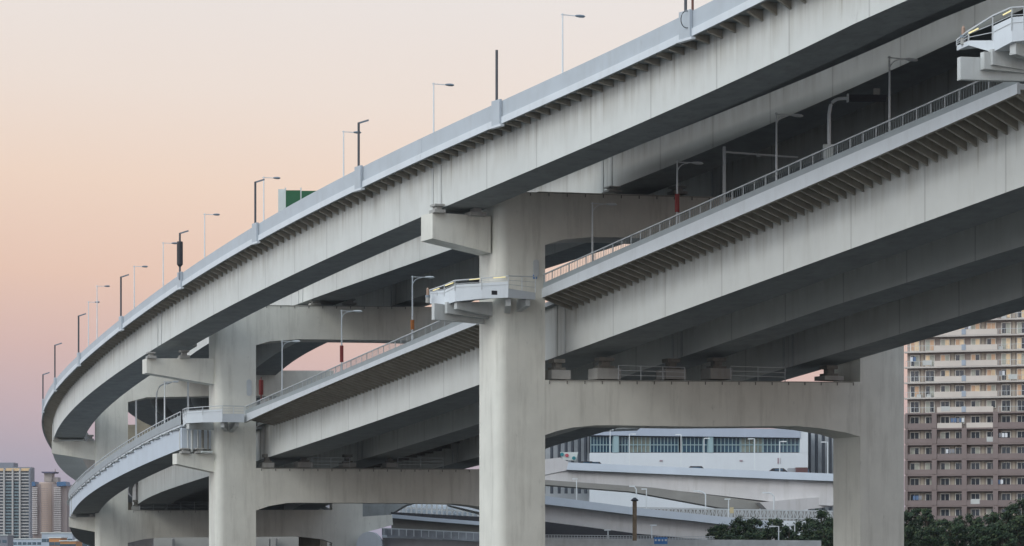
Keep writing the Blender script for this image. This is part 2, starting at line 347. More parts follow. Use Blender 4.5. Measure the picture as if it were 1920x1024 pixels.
    for k in range(n if i < 4 else 0):
        s = a+(k+.5)*(b-a)/n; zt = float(top(s))-.41
        bm = bmesh.new(); bar(bm, P(s, 29.82, zt-.9), P(s, 37.78, zt-.9), .22, 1.8); link('cross_rib', bm, BEAR, r)
    if i < 3:      # outer footway on brackets, stopping where it turns round each pier
        fa = s_at(893, 10.3) if i == 2 else (a if i == 0 else s_at(1908, 10.3))
        fb = {0: SP[0]-.01, 1: s_at(1003, 10.3), 2: s_at(457, 10.3)}[i]
        bm = bmesh.new(); fs = loft(bm, fa, fb, [(10.3, zz('L2')), (10.3, zz('L1')), (13.19, zz('L1')), (13.19, zz('L1', -.4)), (10.6, zz('L1', -.4)), (10.6, zz('L2'))]); steeldark(fs, 1)
        link('footway_slab', bm, [FASC, BRK], r)
        bm = bmesh.new(); loft(bm, fa, fb, [(10.45, zz('L1', .005)), (10.45, zz('L1', .5)), (10.55, zz('L1', .5)), (10.55, zz('L1', .005))])
        link('kick_panel', bm, KICK, r)
        bm = bmesh.new(); loft(bm, fa, fb, [(10.42, zz('L0', -.09)), (10.42, zz('L0')), (10.56, zz('L0')), (10.56, zz('L0', -.09))]); 
        ln = int((fb-fa)*D1/1.5)
        for k in range(ln+1):
            s = fa+k*(fb-fa)/ln; bar(bm, P(s, 10.5, z('L1', s)+.4), P(s, 10.5, z('L0', s)-.04), .07)
        rl = link('railing', bm, RAILM, r)
        bm = bmesh.new()      # wire mesh infill read as many thin uprights
        ln = int((fb-fa)*D1/.28)
        for k in range(ln+1):
            s = fa+k*(fb-fa)/ln; bar(bm, P(s, 10.5, z('L1', s)+.5), P(s, 10.5, z('L0', s)-.09), .035)
        link('baluster', bm, PANEL, rl)['kind'] = 'stuff'
        n = int((fb-max(fa, -.42))*D1/1.05)
        for k in range(n):
            s = max(fa, -.42)+(k+.5)*(fb-max(fa, -.42))/n; zt = float(z('L1', s))-.41
            bracket(r, s, 10.62, 13.78, zt, zt-.22, float(z('L3', s))+.38, .12)
    if i >= 3:
        x, y = plan(sm, 6); r2 = empty('viaduct_span', (float(x), float(y), 0), 'narrow lower ramp with pale side and footway railing, '+WHERE[i], 'bridge deck', 'lower outer ramp spans')
        girder('box_girder', r2, a, b, 4.2, 8.0, zz('M4'), zz('M3', -.05), SIDE)
        bm = bmesh.new(); fs = loft(bm, a, b, [(4.1, zz('M3', .06)), (4.1, zz('M3', .28)), (8.0, zz('M3', .28)), (8.0, zz('M3', .06))]); link('deck_slab', bm, [FASC], r2)
        bm = bmesh.new(); loft(bm, a, b, [(4.02, zz('M3', .285)), (4.02, zz('M0', -.45)), (4.09, zz('M0', -.45)), (4.09, zz('M3', .285))]); link('kick_panel', bm, KICK, r2)
        bm = bmesh.new(); loft(bm, a, b, [(4.0, zz('M0', -.09)), (4.0, zz('M0')), (4.12, zz('M0')), (4.12, zz('M0', -.09))])
        ln = int((b-a)*D1/1.5)
        for k in range(ln+1):
            s = a+k*(b-a)/ln; bar(bm, P(s, 4.06, z('M3', s)+.3), P(s, 4.06, z('M0', s)-.04), .07)
        link('railing', bm, RAILM, r2)
        n = int((b-a)*D1/4.6)
        for k in range(n):
            s = a+(k+.5)*(b-a)/n; bm = bmesh.new(); q = float(z('M3', s))-.12
            bar(bm, P(s-.0075, 4.05, q+.05), P(s+.0075, 4.05, q+.05), .14, .12); bar(bm, P(s+.0082, 3.75, q-.12), P(s+.0082, 4.18, q-.12), .16, .14); link('footway_bracket', bm, SOFF, r2)
# ------------------------------------------------------------------ piers
def frame(sp, turn=-3):
    th = float(np.interp(sp, S, TH))+R(turn); ox, oy = plan(sp, 0); ox, oy = float(ox), float(oy)
    ux, uy = math.cos(th), math.sin(th); vx, vy = -uy, ux
    def fp(px, y, v):      # picture position on the plane v = const -> (u, z)
        k = (px-960)/FPX; u = (k*(oy+v*vy)-ox-v*vx)/(ux-k*uy)
        Y = oy+u*uy+v*vy; return u, CZ+(YH-y)*Y/FPX
    def w(u, v, zz_): return Vector((ox+u*ux+v*vx, oy+u*uy+v*vy, zz_))
    return fp, w, th
def column(bm, w, u0, u1, v0, v1, zb, zt, rad=.95, right=False):
    pl = []
    def arc(cu, cv, a0, a1):
        for k in range(9):
            a = R(a0+(a1-a0)*k/8); pl.append((cu+rad*math.cos(a), cv+rad*math.sin(a)))
    if not right:
        arc(u0+rad, v0+rad, 180, 270); pl += [(u1, v0), (u1, v1)]; arc(u0+rad, v1-rad, 90, 180)
    else:
        pl += [(u0, v0), (u1, v0), (u1, v1), (u0, v1)]
    prism(bm, pl, lambda p: w(p[0], p[1], zb), lambda p: w(p[0], p[1], zt))
    return pl
def pier(idx, sp, label, D, PIERM=PIERM):
    fp, w, th = frame(sp)
    x, y = plan(sp, 10); r = empty('viaduct_pier', (float(x), float(y), 0), label, 'bridge pier', 'portal piers of the double-deck viaduct')
    V = 2.4
    uR = fp(D['col'][1], 900, -V)[0]; uL = fp(D['col'][0], 900, 1.5)[0]
    bm = bmesh.new(); column(bm, w, uL, uR, -V, V, -1, D['ztop']); c = link('column', bm, PIERM, r)
    # handhole door and stub bolts give the steel skin its scale
    if 'icol' in D:
        a, b = D['icol']; u0 = fp(a, 900, -V)[0]; u1 = fp(b, 900, -V)[0]
        bm = bmesh.new(); column(bm, w, u0, u1, -V, V, -1, D.get('iz', D['ztop']-.3), right=True); link('column', bm, PIERM, r)
    for name, poly, inset in D['beams']:
        v = -V+inset
        q = [fp(px, py, v) for px, py in poly]
        bm = bmesh.new(); prism(bm, q, lambda p: w(p[0], v, p[1]), lambda p: w(p[0], V-inset, p[1])); link(name, bm, PIERM, r)
    return r, fp, w, th, uL, uR
def arch(l, rr, top, ylow, ybot, x0, x1, n=7):
    """lower outline of a beam between columns, haunched at both ends (px)"""
    out = []
    for k in range(n+1):
        t = k/n; out.append((l+(x0-l)*t, ylow+(ybot-ylow)*(1-(1-t)**2)))
    for k in range(n+1):
        t = k/n; out.append((x1+(rr-x1)*t, ybot+(ylow-ybot)*t**2))
    return out
P1 = dict(col=(900, 1022), icol=(1613, 1695), ztop=float(frame(SP[1])[0](970, 359, -2.4)[1]), iz=32,
    beams=[('crossbeam', [(1010, 712.5), (1010, 820), (1022, 816), (1045, 808), (1072, 802), (1117, 797.5), (1155, 797.5), (1300, 800), (1495, 799), (1538, 803), (1586, 811), (1616, 820), (1616, 716)], .02),
           ('crossbeam', [(1010, 359), (1010, 466), (1020, 460), (1057, 449), (1111, 444.5), (1162, 445), (1330, 452), (1560, 462), (1616, 480), (1616, 378)], .02),
           ('cantilever', [(811, 398), (811, 447), (920, 474), (920, 406)], 1.1)])
P2 = dict(col=(392, 480), ztop=float(frame(SP[2])[0](440, 572, -2.4)[1]), icol=(938, 998), iz=30,
    beams=[('crossbeam', [(472, 877.5), (472, 960), (481, 957), (504, 949), (539, 943), (560, 942.5), (766, 943.5), (860, 945), (900, 950), (941, 960), (941, 880)], .02),
           ('crossbeam', [(472, 571.5), (472, 652), (481, 647), (506, 640), (562, 636), (726, 638), (860, 641), (900, 645), (941, 655), (941, 577)], .02),
           ('cantilever', [(275, 672), (275, 699), (405, 721), (405, 672)], 1.1), ('cantilever', [(332, 850), (332, 870), (405, 886), (405, 851)], 1.1)])
P3 = dict(col=(178, 240), ztop=float(frame(SP[3])[0](210, 693, -2.4)[1]), icol=(623, 680), iz=27,
    beams=[('crossbeam', [(232, 956.5), (232, 1022), (240, 1018), (270, 1011), (306, 1008), (560, 1006), (604, 1011), (626, 1019), (626, 956)], .02),
           ('crossbeam', [(232, 694), (232, 757), (240, 754), (275, 745), (390, 743), (560, 743), (604, 748), (626, 756), (626, 695)], .02),
           ('cantilever', [(97, 827), (97, 850), (186, 864), (186, 827)], 1.1), ('cantilever', [(129, 970), (129, 988), (186, 999), (186, 970)], 1.1),
           ('cantilever', [(676, 969), (735, 965), (737, 984), (676, 1001)], 1.1)])
P0 = dict(col=(2010, 2160), ztop=36, icol=(2660, 2790), iz=float(frame(SP[0])[0](2700, 562, -2.4)[1]), beams=[('crossbeam', [(2140, 560), (2140, 700), (2170, 688), (2670, 688), (2670, 560)], .02), ('cantilever', [(1815, 40), (1815, 60), (1945, 108), (1945, 40)], 1.1)])
P0['beams'] = P0['beams'][:1]
P4 = dict(col=(200, 262), ztop=24.5, icol=(560, 600), iz=22.0,
    beams=[('crossbeam', [(255, 960), (255, 1000), (566, 1000), (566, 960)], .02), ('crossbeam', [(255, 770), (255, 838), (566, 838), (566, 770)], .02)])
piers = {}
piers[4] = pier(4, SP[4], 'pier far behind the third, its beam seen through the open frame', P4, mat('pier_shade_brown', (.20, .175, .13), .8, .3, .3, stain=.6, stain_col=(.08, .07, .05)))  # darker brown puts this far pier's shade into its colour
for k_, D_, lb in ((1, P1, 'nearest whole steel portal pier with rounded column and footway landing wrapped round it'),
                   (2, P2, 'second steel portal pier, its column standing under the pole-lined bend'),
                   (3, P3, 'farthest visible steel portal pier at the left end of the bend')):
    piers[k_] = pier(k_, SP[k_], lb, D_)
# p0 stands just outside the right edge; only its footway landing shows
piers[0] = pier(0, SP[0], 'pier at the right edge carrying the upper corner footway landing', P0)

def pier_trim(k, holes, blocks, rails, ny):
    r, fp, w, th, uL, uR = piers[k]
    for a, b, yb, yt in blocks:        # pedestals with bearings
        u0, z0 = fp(a, yb, -1.3); u1, z1 = fp(b, yt, -1.3)
        bm = bmesh.new()
        for v in (-1.0, ):
            box(bm, w((u0+u1)/2, v, (z0+z1)/2), abs(u1-u0), 1.9, abs(z1-z0), th)
        link('pedestal', bm, CONC, r)
        bm = bmesh.new(); c = w((u0+u1)/2, -1.0, z1+.02)
        uw = abs(u1-u0)
        box(bm, c+Vector((0, 0, .12)), uw*.62, 1.3, .2, th); box(bm, c+Vector((0, 0, .42)), uw*.34, .8, .42, th); box(bm, c+Vector((0, 0, .8)), uw*.6, 1.2, .34, th)
        link('bearing', bm, BEAR, r)
    for a, b, y0, h in rails:          # maintenance railings on the crossbeam
        u0, z0 = fp(a, y0, -1.8); u1, _ = fp(b, y0, -1.8); n = max(2, int((u1-u0)/1.9))
        bm = bmesh.new()
        for j in range(n+1):
            u = u0+(u1-u0)*j/n; bar(bm, w(u, -2.0, z0), w(u, -2.0, z0+h), .07)
        for q in (1, .66, .33): bar(bm, w(u0, -2.0, z0+h*q), w(u1, -2.0, z0+h*q), .05)
        link('maintenance_railing', bm, RAILM, r)
    for a, b, y0, y1 in ny:                # drip studs along the top edge of the crossbeams
        u0, z0 = fp(a, y0, -2.4); u1, z1 = fp(b, y1, -2.4); n = int((u1-u0)/1.65)
        bm = bmesh.new()
        for j in range(n+1): box(bm, w(u0+(u1-u0)*j/n, -2.42, z0+(z1-z0)*j/n-.18), .06, .08, .26, th)
        bar(bm, w(u0, -2.43, z0-.02), w(u1, -2.43, z1-.02), .05, .04)
        link('drip_stud_row', bm, BEAR, r)
pier_trim(1, 0, [(1029, 1064, 711, 695), (1114, 1158, 711, 692), (1242, 1280, 711, 694), (1326, 1366, 711, 692), (1540, 1575, 713, 706)],
          [(1158, 1282, 712, 1.25), (1368, 1470, 713, 1.25)], [(1030, 1600, 713.2, 716.5), (960, 1330, 359.5, 370)])
pier_trim(2, 0, [(490, 512, 877, 868), (556, 584, 877, 867), (640, 665, 877, 868), (722, 742, 877, 868)], [(584, 655, 877.5, 1.2), (745, 830, 877.5, 1.2)], [(490, 880, 878, 880.5), (500, 760, 572.5, 575)])
pier_trim(3, 0, [(246, 262, 956, 950)], [(262, 390, 956.5, 1.2)], [(250, 390, 957.3, 957.3)])
def bearing_on(k, px, py, wd, h, v=-1.2):
    r, fp, w, th, uL, uR = piers[k]; u, z0 = fp(px, py, v); bm = bmesh.new()
    box(bm, w(u, v, z0+h*.18), wd, 1.3, h*.36, th); box(bm, w(u, v, z0+h*.55), wd*.5, .8, h*.4, th); box(bm, w(u, v, z0+h*.88), wd*.9, 1.2, h*.24, th)
    link('bearing', bm, CONC, r)
for a in ((1, 820, 400, 1.0, .75), (1, 892, 406, 1.5, .9), (1, 1148, 361, 1.2, .5), (1, 1270, 365, 1.4, .7), (2, 283, 672, 1.0, .7), (2, 345, 672, 1.1, .9), (2, 346, 850, 1.0, .6), (2, 375, 850, 1.1, .6),
          (2, 590, 572, 1.2, .5), (2, 655, 572, 1.4, .7), (3, 105, 827, .9, .5), (3, 170, 827, 1, .9), (3, 500, 695, 1.1, 1.0), (3, 137, 970, .9, .4), (3, 172, 970, .9, .5)):
    bearing_on(*a)
# oval hatches in the columns and small fittings
def fitting(k, name, px, py, wd, ht, m, v=-2.44, oval=False):
    r, fp, w, th, uL, uR = piers[k]; u, z0 = fp(px, py, v); bm = bmesh.new()
    if oval:
        pl = [(u+wd/2*math.cos(t), z0+(ht/2-wd/2)*(1 if math.sin(t) > 0 else -1)+wd/2*math.sin(t)) for t in [2*math.pi*j/20 for j in range(20)]]
        prism(bm, pl, lambda p: w(p[0], v, p[1]), lambda p: w(p[0], v-.06, p[1]))
    else: box(bm, w(u, v, z0), wd, .1, ht, th)
    return link(name, bm, m, r)
fitting(1, 'hatch', 1005, 503, .55, 1.5, RAILM, oval=True); fitting(1, 'marker_plate', 1003, 519, .35, .35, BLUE)
fitting(2, 'hatch', 467, 727, .6, 1.9, RAILM, oval=True)
# open bearing shelf with pipework at the left of the second column
r, fp, w, th, uL, uR = piers[2]
u0, z0 = fp(345, 848, .2); u1, z1 = fp(398, 805, .2); bm = bmesh.new()
box(bm, w((u0+u1)/2, 2.0, (z0+z1)/2), abs(u1-u0), .15, z1-z0, th); link('back_plate', bm, CONC, r)
for px in (352, 360, 371, 380, 390):
    bm = bmesh.new(); u, za = fp(px, 848, -.6); _, zb = fp(px, 806, -.6); tube(bm, [w(u, -.6, za), w(u, -.6, zb)], .09 if px % 20 else .16, 6); link('drain_pipe', bm, BEAR if px > 375 else STEEL, r)
bm = bmesh.new(); u0, z0 = fp(377, 848, -2); u1, _ = fp(397, 848, -2); box(bm, w((u0+u1)/2, -1.9, z0+.05), u1-u0, 1, .18, th); link('service_shelf', bm, WHITE, r)

# footway landings wrapped round the outer side of a pier
def landing(k, verts, label, rail_pts, beams, nface):
    """verts: [(px, y_bottom, y_top_of_fascia, y_rail, depth Y)] along the outer edge"""
    r = piers[k][0]; w = piers[k][2]; th = piers[k][3]
    pt = lambda px, y, Y: Vector(((px-960)/FPX*Y, Y, CZ+(YH-y)*Y/FPX))
    base = pt(verts[0][0], verts[0][1], verts[0][4])
    L = r
    bot = [pt(px, yb, Y) for px, yb, yt, yr, Y in verts]; topf = [pt(px, yt, Y) for px, yb, yt, yr, Y in verts]; rl = [pt(px, yr, Y) for px, yb, yt, yr, Y in verts]
    lz = sum(p.z for p in bot)/len(bot)
    bm = bmesh.new()
    n = len(verts)
    # inward ring: 1.9 m behind the outer edge, on the column side
    cen = w(9.5, 0, 0); inn_b = []; inn_t = []
    for b_, t_ in zip(bot, topf):
        d = (Vector((cen.x, cen.y, 0))-Vector((b_.x, b_.y, 0))); d = d.normalized()*min(2.2, d.length*.6)
        inn_b.append(b_+d+Vector((0, 0, .2))); inn_t.append(t_+d)
    f = []
    for a in range(n-1):
        for A, B in ((bot, topf), (topf, inn_t), (inn_t, inn_b), (inn_b, bot)):
            f.append(bm.faces.new([bm.verts.new(q) for q in (A[a], A[a+1], B[a+1], B[a])]))
    for e in (0, n-1): f.append(bm.faces.new([bm.verts.new(q) for q in (bot[e], topf[e], inn_t[e], inn_b[e])]))
    bmesh.ops.remove_doubles(bm, verts=bm.verts, dist=1e-4); bmesh.ops.recalc_face_normals(bm, faces=bm.faces)
    o = link('landing_deck', bm, FASC, r)
    bm = bmesh.new()
    for a in range(n-1):
        bar(bm, rl[a], rl[a+1], .12, .09)
        m_ = max(1, round((rl[a+1]-rl[a]).length/1.7))
        for j in range(m_+(1 if a == n-2 else 0)):
            t = j/m_; p = rl[a].lerp(rl[a+1], t); q = topf[a].lerp(topf[a+1], t); bar(bm, q, p, .08)
        for hh in (.33, .66): bar(bm, topf[a].lerp(rl[a], hh), topf[a+1].lerp(rl[a+1], hh), .04)
    link('landing_railing', bm, RAILM, r)
    bm = bmesh.new()
    for a in range(n-1):
        if a in nface:
            A, B = topf[a], topf[a+1]; up0 = (rl[a]-topf[a])*.58; up1 = (rl[a+1]-topf[a+1])*.58; d = (cen-A).normalized()*.1; d.z = 0
            prism(bm, [0, 1, 2, 3], lambda i_: [A, B, B+up1, A+up0][i_]+d*.5, lambda i_: [A, B, B+up1, A+up0][i_]+d*1.4)
    link('kick_panel', bm, FASC, r)
    for (ax, ay, aY, bx, by, bY, h0, h1) in beams:     # tapered brackets from the column out to the edge
        A = pt(ax, ay, aY); B = pt(bx, by, bY); d = (B-A).normalized(); sd = Vector((-d.y, d.x, 0)).normalized()*.22; bm = bmesh.new()
        prism(bm, [0, 1, 2, 3], lambda i_: [A+Vector((0, 0, h0)), B+Vector((0, 0, h1)), B, A][i_]+sd, lambda i_: [A+Vector((0, 0, h0)), B+Vector((0, 0, h1)), B, A][i_]-sd)
        bar(bm, A-Vector((0, 0, .04)), B-Vector((0, 0, .04)), .5, .06)
        link('landing_bracket', bm, STEEL, r)
    return pt
Y1 = 229.5
ptf = landing(1, [(1004, 562, 549, 519, 231), (953, 558, 541, 517.5, 228.8), (903, 560, 543, 522, 229.3), (853, 565.5, 545, 526, 230), (833, 572, 556, 535, 231.5), (806, 569, 553, 544, 234), (822, 572, 557, 545, 239)], '', None,
        [(812, 598, 231, 905, 606, 234, 1.35, 1.2), (836, 586, 231, 915, 596, 233, .9, 1.1), (854, 578, 230.3, 925, 592, 232.5, .5, 1.2), (953, 572, 229.4, 950, 592, 232.4, .6, 1.4), (990, 572, 230.6, 960, 592, 233, .5, 1.4)], {1, 2, 3, 4})
landing(2, [(458, 792, 776, 762, 304), (417, 791.5, 776, 761, 302.5), (380, 792, 778, 763, 303), (349, 793.6, 780, 765.5, 304), (343, 800, 787, 768, 307)], '', None,
        [(417, 800, 303, 424, 808, 306, .5, 1.2), (444, 798, 304, 430, 812, 307, .5, 1.3), (352, 803, 304, 398, 806, 307, .5, 1.0)], {1, 2, 3})
landing(0, [(2030, 72, 40, 5, 166), (1960, 72, 50, 8, 164.5), (1920, 76, 55, 12.7, 164.5), (1897, 78.5, 57, 14, 164.7), (1861, 98, 76, 30, 166), (1816, 85, 76, 58, 167), (1794, 95, 86, 76, 169)], '', None,
        [(1798, 148, 166, 1960, 152, 168, 1.35, 1.3), (1842, 128, 166, 1960, 140, 168, 1.0, 1.3), (1857, 120, 166, 1960, 138, 168, .9, 1.2), (1899, 100, 165, 1965, 124, 168, .8, 1.2)], {0, 1, 2, 3})
# glowing strips under the landing handrails and beacons at their tips
def strip(k, a, b, Ya, Yb):
    r = piers[k][0]; bm = bmesh.new(); bar(bm, Vector(((a[0]-960)/FPX*Ya, Ya-.12, CZ+(YH-a[1])*Ya/FPX)), Vector(((b[0]-960)/FPX*Yb, Yb-.12, CZ+(YH-b[1])*Yb/FPX)), .06, .07); link('light_strip', bm, YLIT, r)
strip(1, (835, 536), (850, 530.5), 231, 230); strip(1, (812, 545), (824, 541), 233.5, 232.5)
strip(1, (880, 525), (900, 523), 229.4, 229.2); strip(1, (925, 521.5), (948, 519.5), 229, 228.8)
strip(0, (1880, 29), (1896, 20.5), 165.3, 164.8); strip(0, (1816, 63), (1834, 54), 167, 166.6)
def beacon(px, py, Y, label, hs=1.0):
    x = (px-960)/FPX*Y; z0 = CZ+(YH-py)*Y/FPX
    t = empty('warning_beacon', (x, Y, z0), label, 'beacon', 'warning beacons on the footway landings')
    bm = bmesh.new(); tube(bm, [(x, Y, z0), (x, Y, z0+.5*hs)], .2*hs, 10); link('base', bm, CONC, t)
    bm = bmesh.new(); tube(bm, [(x, Y, z0+.5*hs), (x, Y, z0+.7*hs)], .24*hs, 10); link('collar', bm, HEAD, t)
    bm = bmesh.new(); tube(bm, [(x, Y, z0+.7*hs), (x, Y, z0+1.25*hs), (x, Y, z0+1.4*hs)], [.13*hs, .13*hs, .06*hs], 10); link('lamp_lens', bm, mat('beacon_lens', (.36, .24, .18), .3, .1), t)
beacon(802, 568, 233, 'small orange beacon at the left tip of the footway landing round the nearest pier', .95)
beacon(1806, 84, 168, 'small orange beacon at the left tip of the landing in the upper right corner', .85)
# joint plate / finger door at the right of the nearest column, cable loop box on landing
fitting(1, 'control_box', 927, 549, .5, .35, BLACK, v=-5.9)

# ------------------------------------------------------------------ lamps and poles
def on(px, o, zk, dz=0):
    s = s_at(px, o); x, y = plan(s, o); return s, float(x), float(y), float(z(zk, s))+dz
def street_lamp(px, ytop, o, zk, dz, arm_px, label, group, wrap=None, curved=True, rad=.085, yb=None, headm=None):
    s, x, y, zb = on(px, o, zk, dz)
    if yb: zb = CZ+(YH-yb)*y/FPX
    zt = CZ+(YH-ytop)*y/FPX; th = float(np.interp(s, S, TH)); al = arm_px/FPX*y/math.cos(th)*.97
    u = Vector((math.cos(th), math.sin(th), 0))
    t = empty('street_lamp', (x, y, zb), label, 'street lamp', group); p = Vector((x, y, 0))
    bm = bmesh.new(); tube(bm, [p+Vector((0, 0, zb)), p+Vector((0, 0, zb+(zt-zb)*.5)), p+Vector((0, 0, zt))], [rad*1.25, rad, rad*.75], 10); box(bm, p+Vector((0, 0, zb+.05)), .36, .36, .1, th); link('pole', bm, POLE, t)
    hz = zt-.12
    bm = bmesh.new(); bar(bm, p+Vector((0, 0, hz))-u*.15, p+u*(al*.62)+Vector((0, 0, hz+.02)), .07)
    if curved:
        for k in range(5):
            a0, a1 = k/5, (k+1)/5
            f = lambda q: p+u*(al*.42*(1-math.cos(q*math.pi/2)))+Vector((0, 0, hz-.95+.9*math.sin(q*math.pi/2)))
            bar(bm, f(a0), f(a1), .055)
    link('arm', bm, POLE, t)
    a = p+u*(al*.55)+Vector((0, 0, hz+.03)); b = p+u*al+Vector((0, 0, hz+.05)); bm = bmesh.new()
    tube(bm, [a, a+(b-a)*.15, a+(b-a)*.5, a+(b-a)*.85, b], [.05, .12, .17, .15, .05], 10)
    for v_ in bm.verts: v_.co.z = hz+.03+(v_.co.z-hz-.03)*.75
    link('lamp_head', bm, headm or HEAD, t)
    if wrap:
        m, y0, y1 = wrap; za = CZ+(YH-y0)*y/FPX; zb2 = CZ+(YH-y1)*y/FPX; bm = bmesh.new(); tube(bm, [(x, y, zb2), (x, y, za)], rad+.11, 12); link('pole_wrap', bm, m, t)
    return t
G1 = 'grey street lamps along the upper roadway'
for px, yt, arm, lb in ((1055, 25, 44, 'pale street lamp on the upper roadway, highest and nearest one with a dark head'), (814, 155, 39, 'pale street lamp on the upper roadway right of the dark twin-height pole'),
        (645, 245, 33, 'pale street lamp on the upper roadway crossing a dark pole'), (494, 331, 31, 'pale street lamp on the upper roadway left of the green sign'),
        (384, 400, 28, 'pale street lamp on the upper roadway left of the two dark poles'), (306, 454, 27, 'pale street lamp on the upper roadway beside the black-sleeved pole'),
        (252, 498, 25, 'pale street lamp between the black-sleeved pole and the next dark pole on its left'), (182, 535, 24, 'pale street lamp, right one of the overlapping pair at the bend'), (166, 565, 21, 'pale street lamp, left one of the overlapping pair at the bend')):
    street_lamp(px, yt, 5.35, 'U2', .6, arm, lb, G1, curved=False, rad=.075)
G2 = 'street lamps along the lower roadway'
for px, yt, o, arm, wrap, lb in ((1669, 105, 13.6, 60, None, 'lower roadway lamp nearest the right corner with a drooping bulbous head'), (1455, 211, 13.6, 55, None, 'lower roadway lamp between the curved gantry pole and the grey T-shaped post'),
        (1270, 301, 13.6, 52, (RED, 364, 398), 'lower roadway lamp with red sleeve under the upper girder right of centre'), (1110, 379, 13.6, 48, None, 'lower roadway lamp in front of the dark arch of the nearest pier'),
        (773, 517, 13.6, 42, (ORANGE, 600, 618), 'lower roadway lamp with orange sleeve left of the nearest pier'), (641, 581, 13.6, 39, (RED, 648, 679), 'lower roadway lamp with red sleeve against the pink sky gap'),
        (529, 638, 13.6, 34, None, 'lower roadway lamp at the left end of the pink sky gap')):
    street_lamp(px, yt, o, 'L1', -.4, arm, lb, G2, wrap, headm=POLE)
street_lamp(309, 714, 5.2, 'M3', .3, 26, 'street lamp on the lower ramp beside a hooked grey lamp', G2, headm=POLE)
# dark poles on the outer face of the upper parapet, each on a pilaster
G3 = 'dark slender poles on the upper parapet'
def dark_pole(px, yt, yb, label, head=True, w_=.11):
    s, x, y, zb = on(px, -.05, 'U1'); zt = CZ+(YH-yt)*y/FPX; zb = float(z('U2', s))+.1; th = float(np.interp(s, S, TH))
    t = empty('parapet_pole', (x, y, zb), label, 'pole', G3)
    bm = bmesh.new(); tube(bm, [(x, y, zb+1.2), (x, y, zt)], w_, 8); link('pole', bm, DPOLE, t)
    z1 = float(z('U1', s)); bm = bmesh.new(); box(bm, (x, y, (zb-.1+z1+.15)/2), .24, 1.4, z1+.15-zb+.1, th); link('pilaster', bm, PARA, t)
    bm = bmesh.new(); box(bm, (x, y, zb-.2), .36, 2.0, .18, th); link('corbel', bm, FASC, t)
    if head:
        bm = bmesh.new(); a = Vector((x, y, zt-.05)); u = Vector((math.cos(th), math.sin(th), .35)); bar(bm, a, a+u*.95, .2, .16); link('lamp_head', bm, HEAD, t)
    return t, x, y, zt, z1, th
dark_pole(932, 94, 190, 'dark plain pole without a head on the upper parapet, nearest whole one', False)
dark_pole(673, 230, 318, 'dark pole with tilted lamp head crossing a pale street lamp')
dark_pole(479, 341, 425, 'dark pole with small lamp head left of the green sign')
t, x, y, zt, z1, th = dark_pole(337, 437, 525, 'dark pole wearing a thick black box sleeve')
bm = bmesh.new(); q = lambda yy: CZ+(YH-yy)*y/FPX
tube(bm, [(x, y, q(500)), (x, y, q(496)), (x, y, q(455)), (x, y, q(453))], [.15, .33, .33, .3], 8); link('box_sleeve', bm, BLACK, t)
bm = bmesh.new(); box(bm, (x+.2, y-.35, q(518)), .6, .4, .75, th); link('junction_box', bm, HEAD, t)
dark_pole(226.5, 519, 590, 'dark pole with small head at the start of the bend'); dark_pole(147.5, 592, 656, 'dark pole with small head, third from the left end')
dark_pole(103, 647, 708, 'dark pole with small head, second from the left end', w_=.1); dark_pole(80.5, 702, 758, 'dark pole with small head at the leftmost point of the bend', w_=.1)
t, x, y, zt, z1, th = dark_pole(1285, -70, 20, 'twin dark poles with a black box and looped cable at the top edge', False)
bm = bmesh.new(); tube(bm, [(x+.5, y-.1, z1-.3), (x+.5, y-.1, z1+4)], .09, 8); link('pole', bm, mat('rust_pole', (.16, .07, .05), .7), t)
bm = bmesh.new(); box(bm, (x+.62, y-.35, z1-.45), .38, .38, .75, th); link('junction_box', bm, BLACK, t)
bm = bmesh.new(); tube(bm, [(x+.1+.42*math.cos(a)-.05, y-.45, z1-.55+.62*math.sin(a)) for a in [R(20+i*22) for i in range(15)]], .035, 6); link('cable_loop', bm, BLACK, t)
# small drain pipe stubs poking out under the footway of the upper roadway
for px in (834, 852, 870, 889, 272, 280, 288, 297):
    pass
# green direction sign seen from its edge on the upper roadway
s, x, y, zb = on(560, 5.0, 'U2', .6); q = lambda yy: CZ+(YH-yy)*y/FPX
t = empty('road_sign', (x, y, zb), 'green two-panel direction sign with white edge behind the upper parapet', 'road sign'); X = lambda px: (px-960)/FPX*y
bm = bmesh.new(); box(bm, ((X(536)+X(563))/2, y, (q(357)+q(400))/2), X(563)-X(536), .15, q(357)-q(400)); link('sign_panel', bm, GREEN, t)
bm = bmesh.new(); box(bm, ((X(565.5)+X(598))/2, y, (q(358)+q(400))/2), X(598)-X(565.5), .15, q(358)-q(400)); link('sign_panel', bm, GREEN, t)
bm = bmesh.new(); box(bm, (X(528), y+.5, (q(354)+q(402))/2), X(535)-X(521), .3, q(354)-q(402)); link('sign_back_panel', bm, WHITE, t)
bm = bmesh.new()
for px in (535.2, 564.2): box(bm, (X(px), y+.05, (q(352)+q(410))/2), .13, .18, q(352)-q(410))
link('sign_post', bm, WHITE, t)
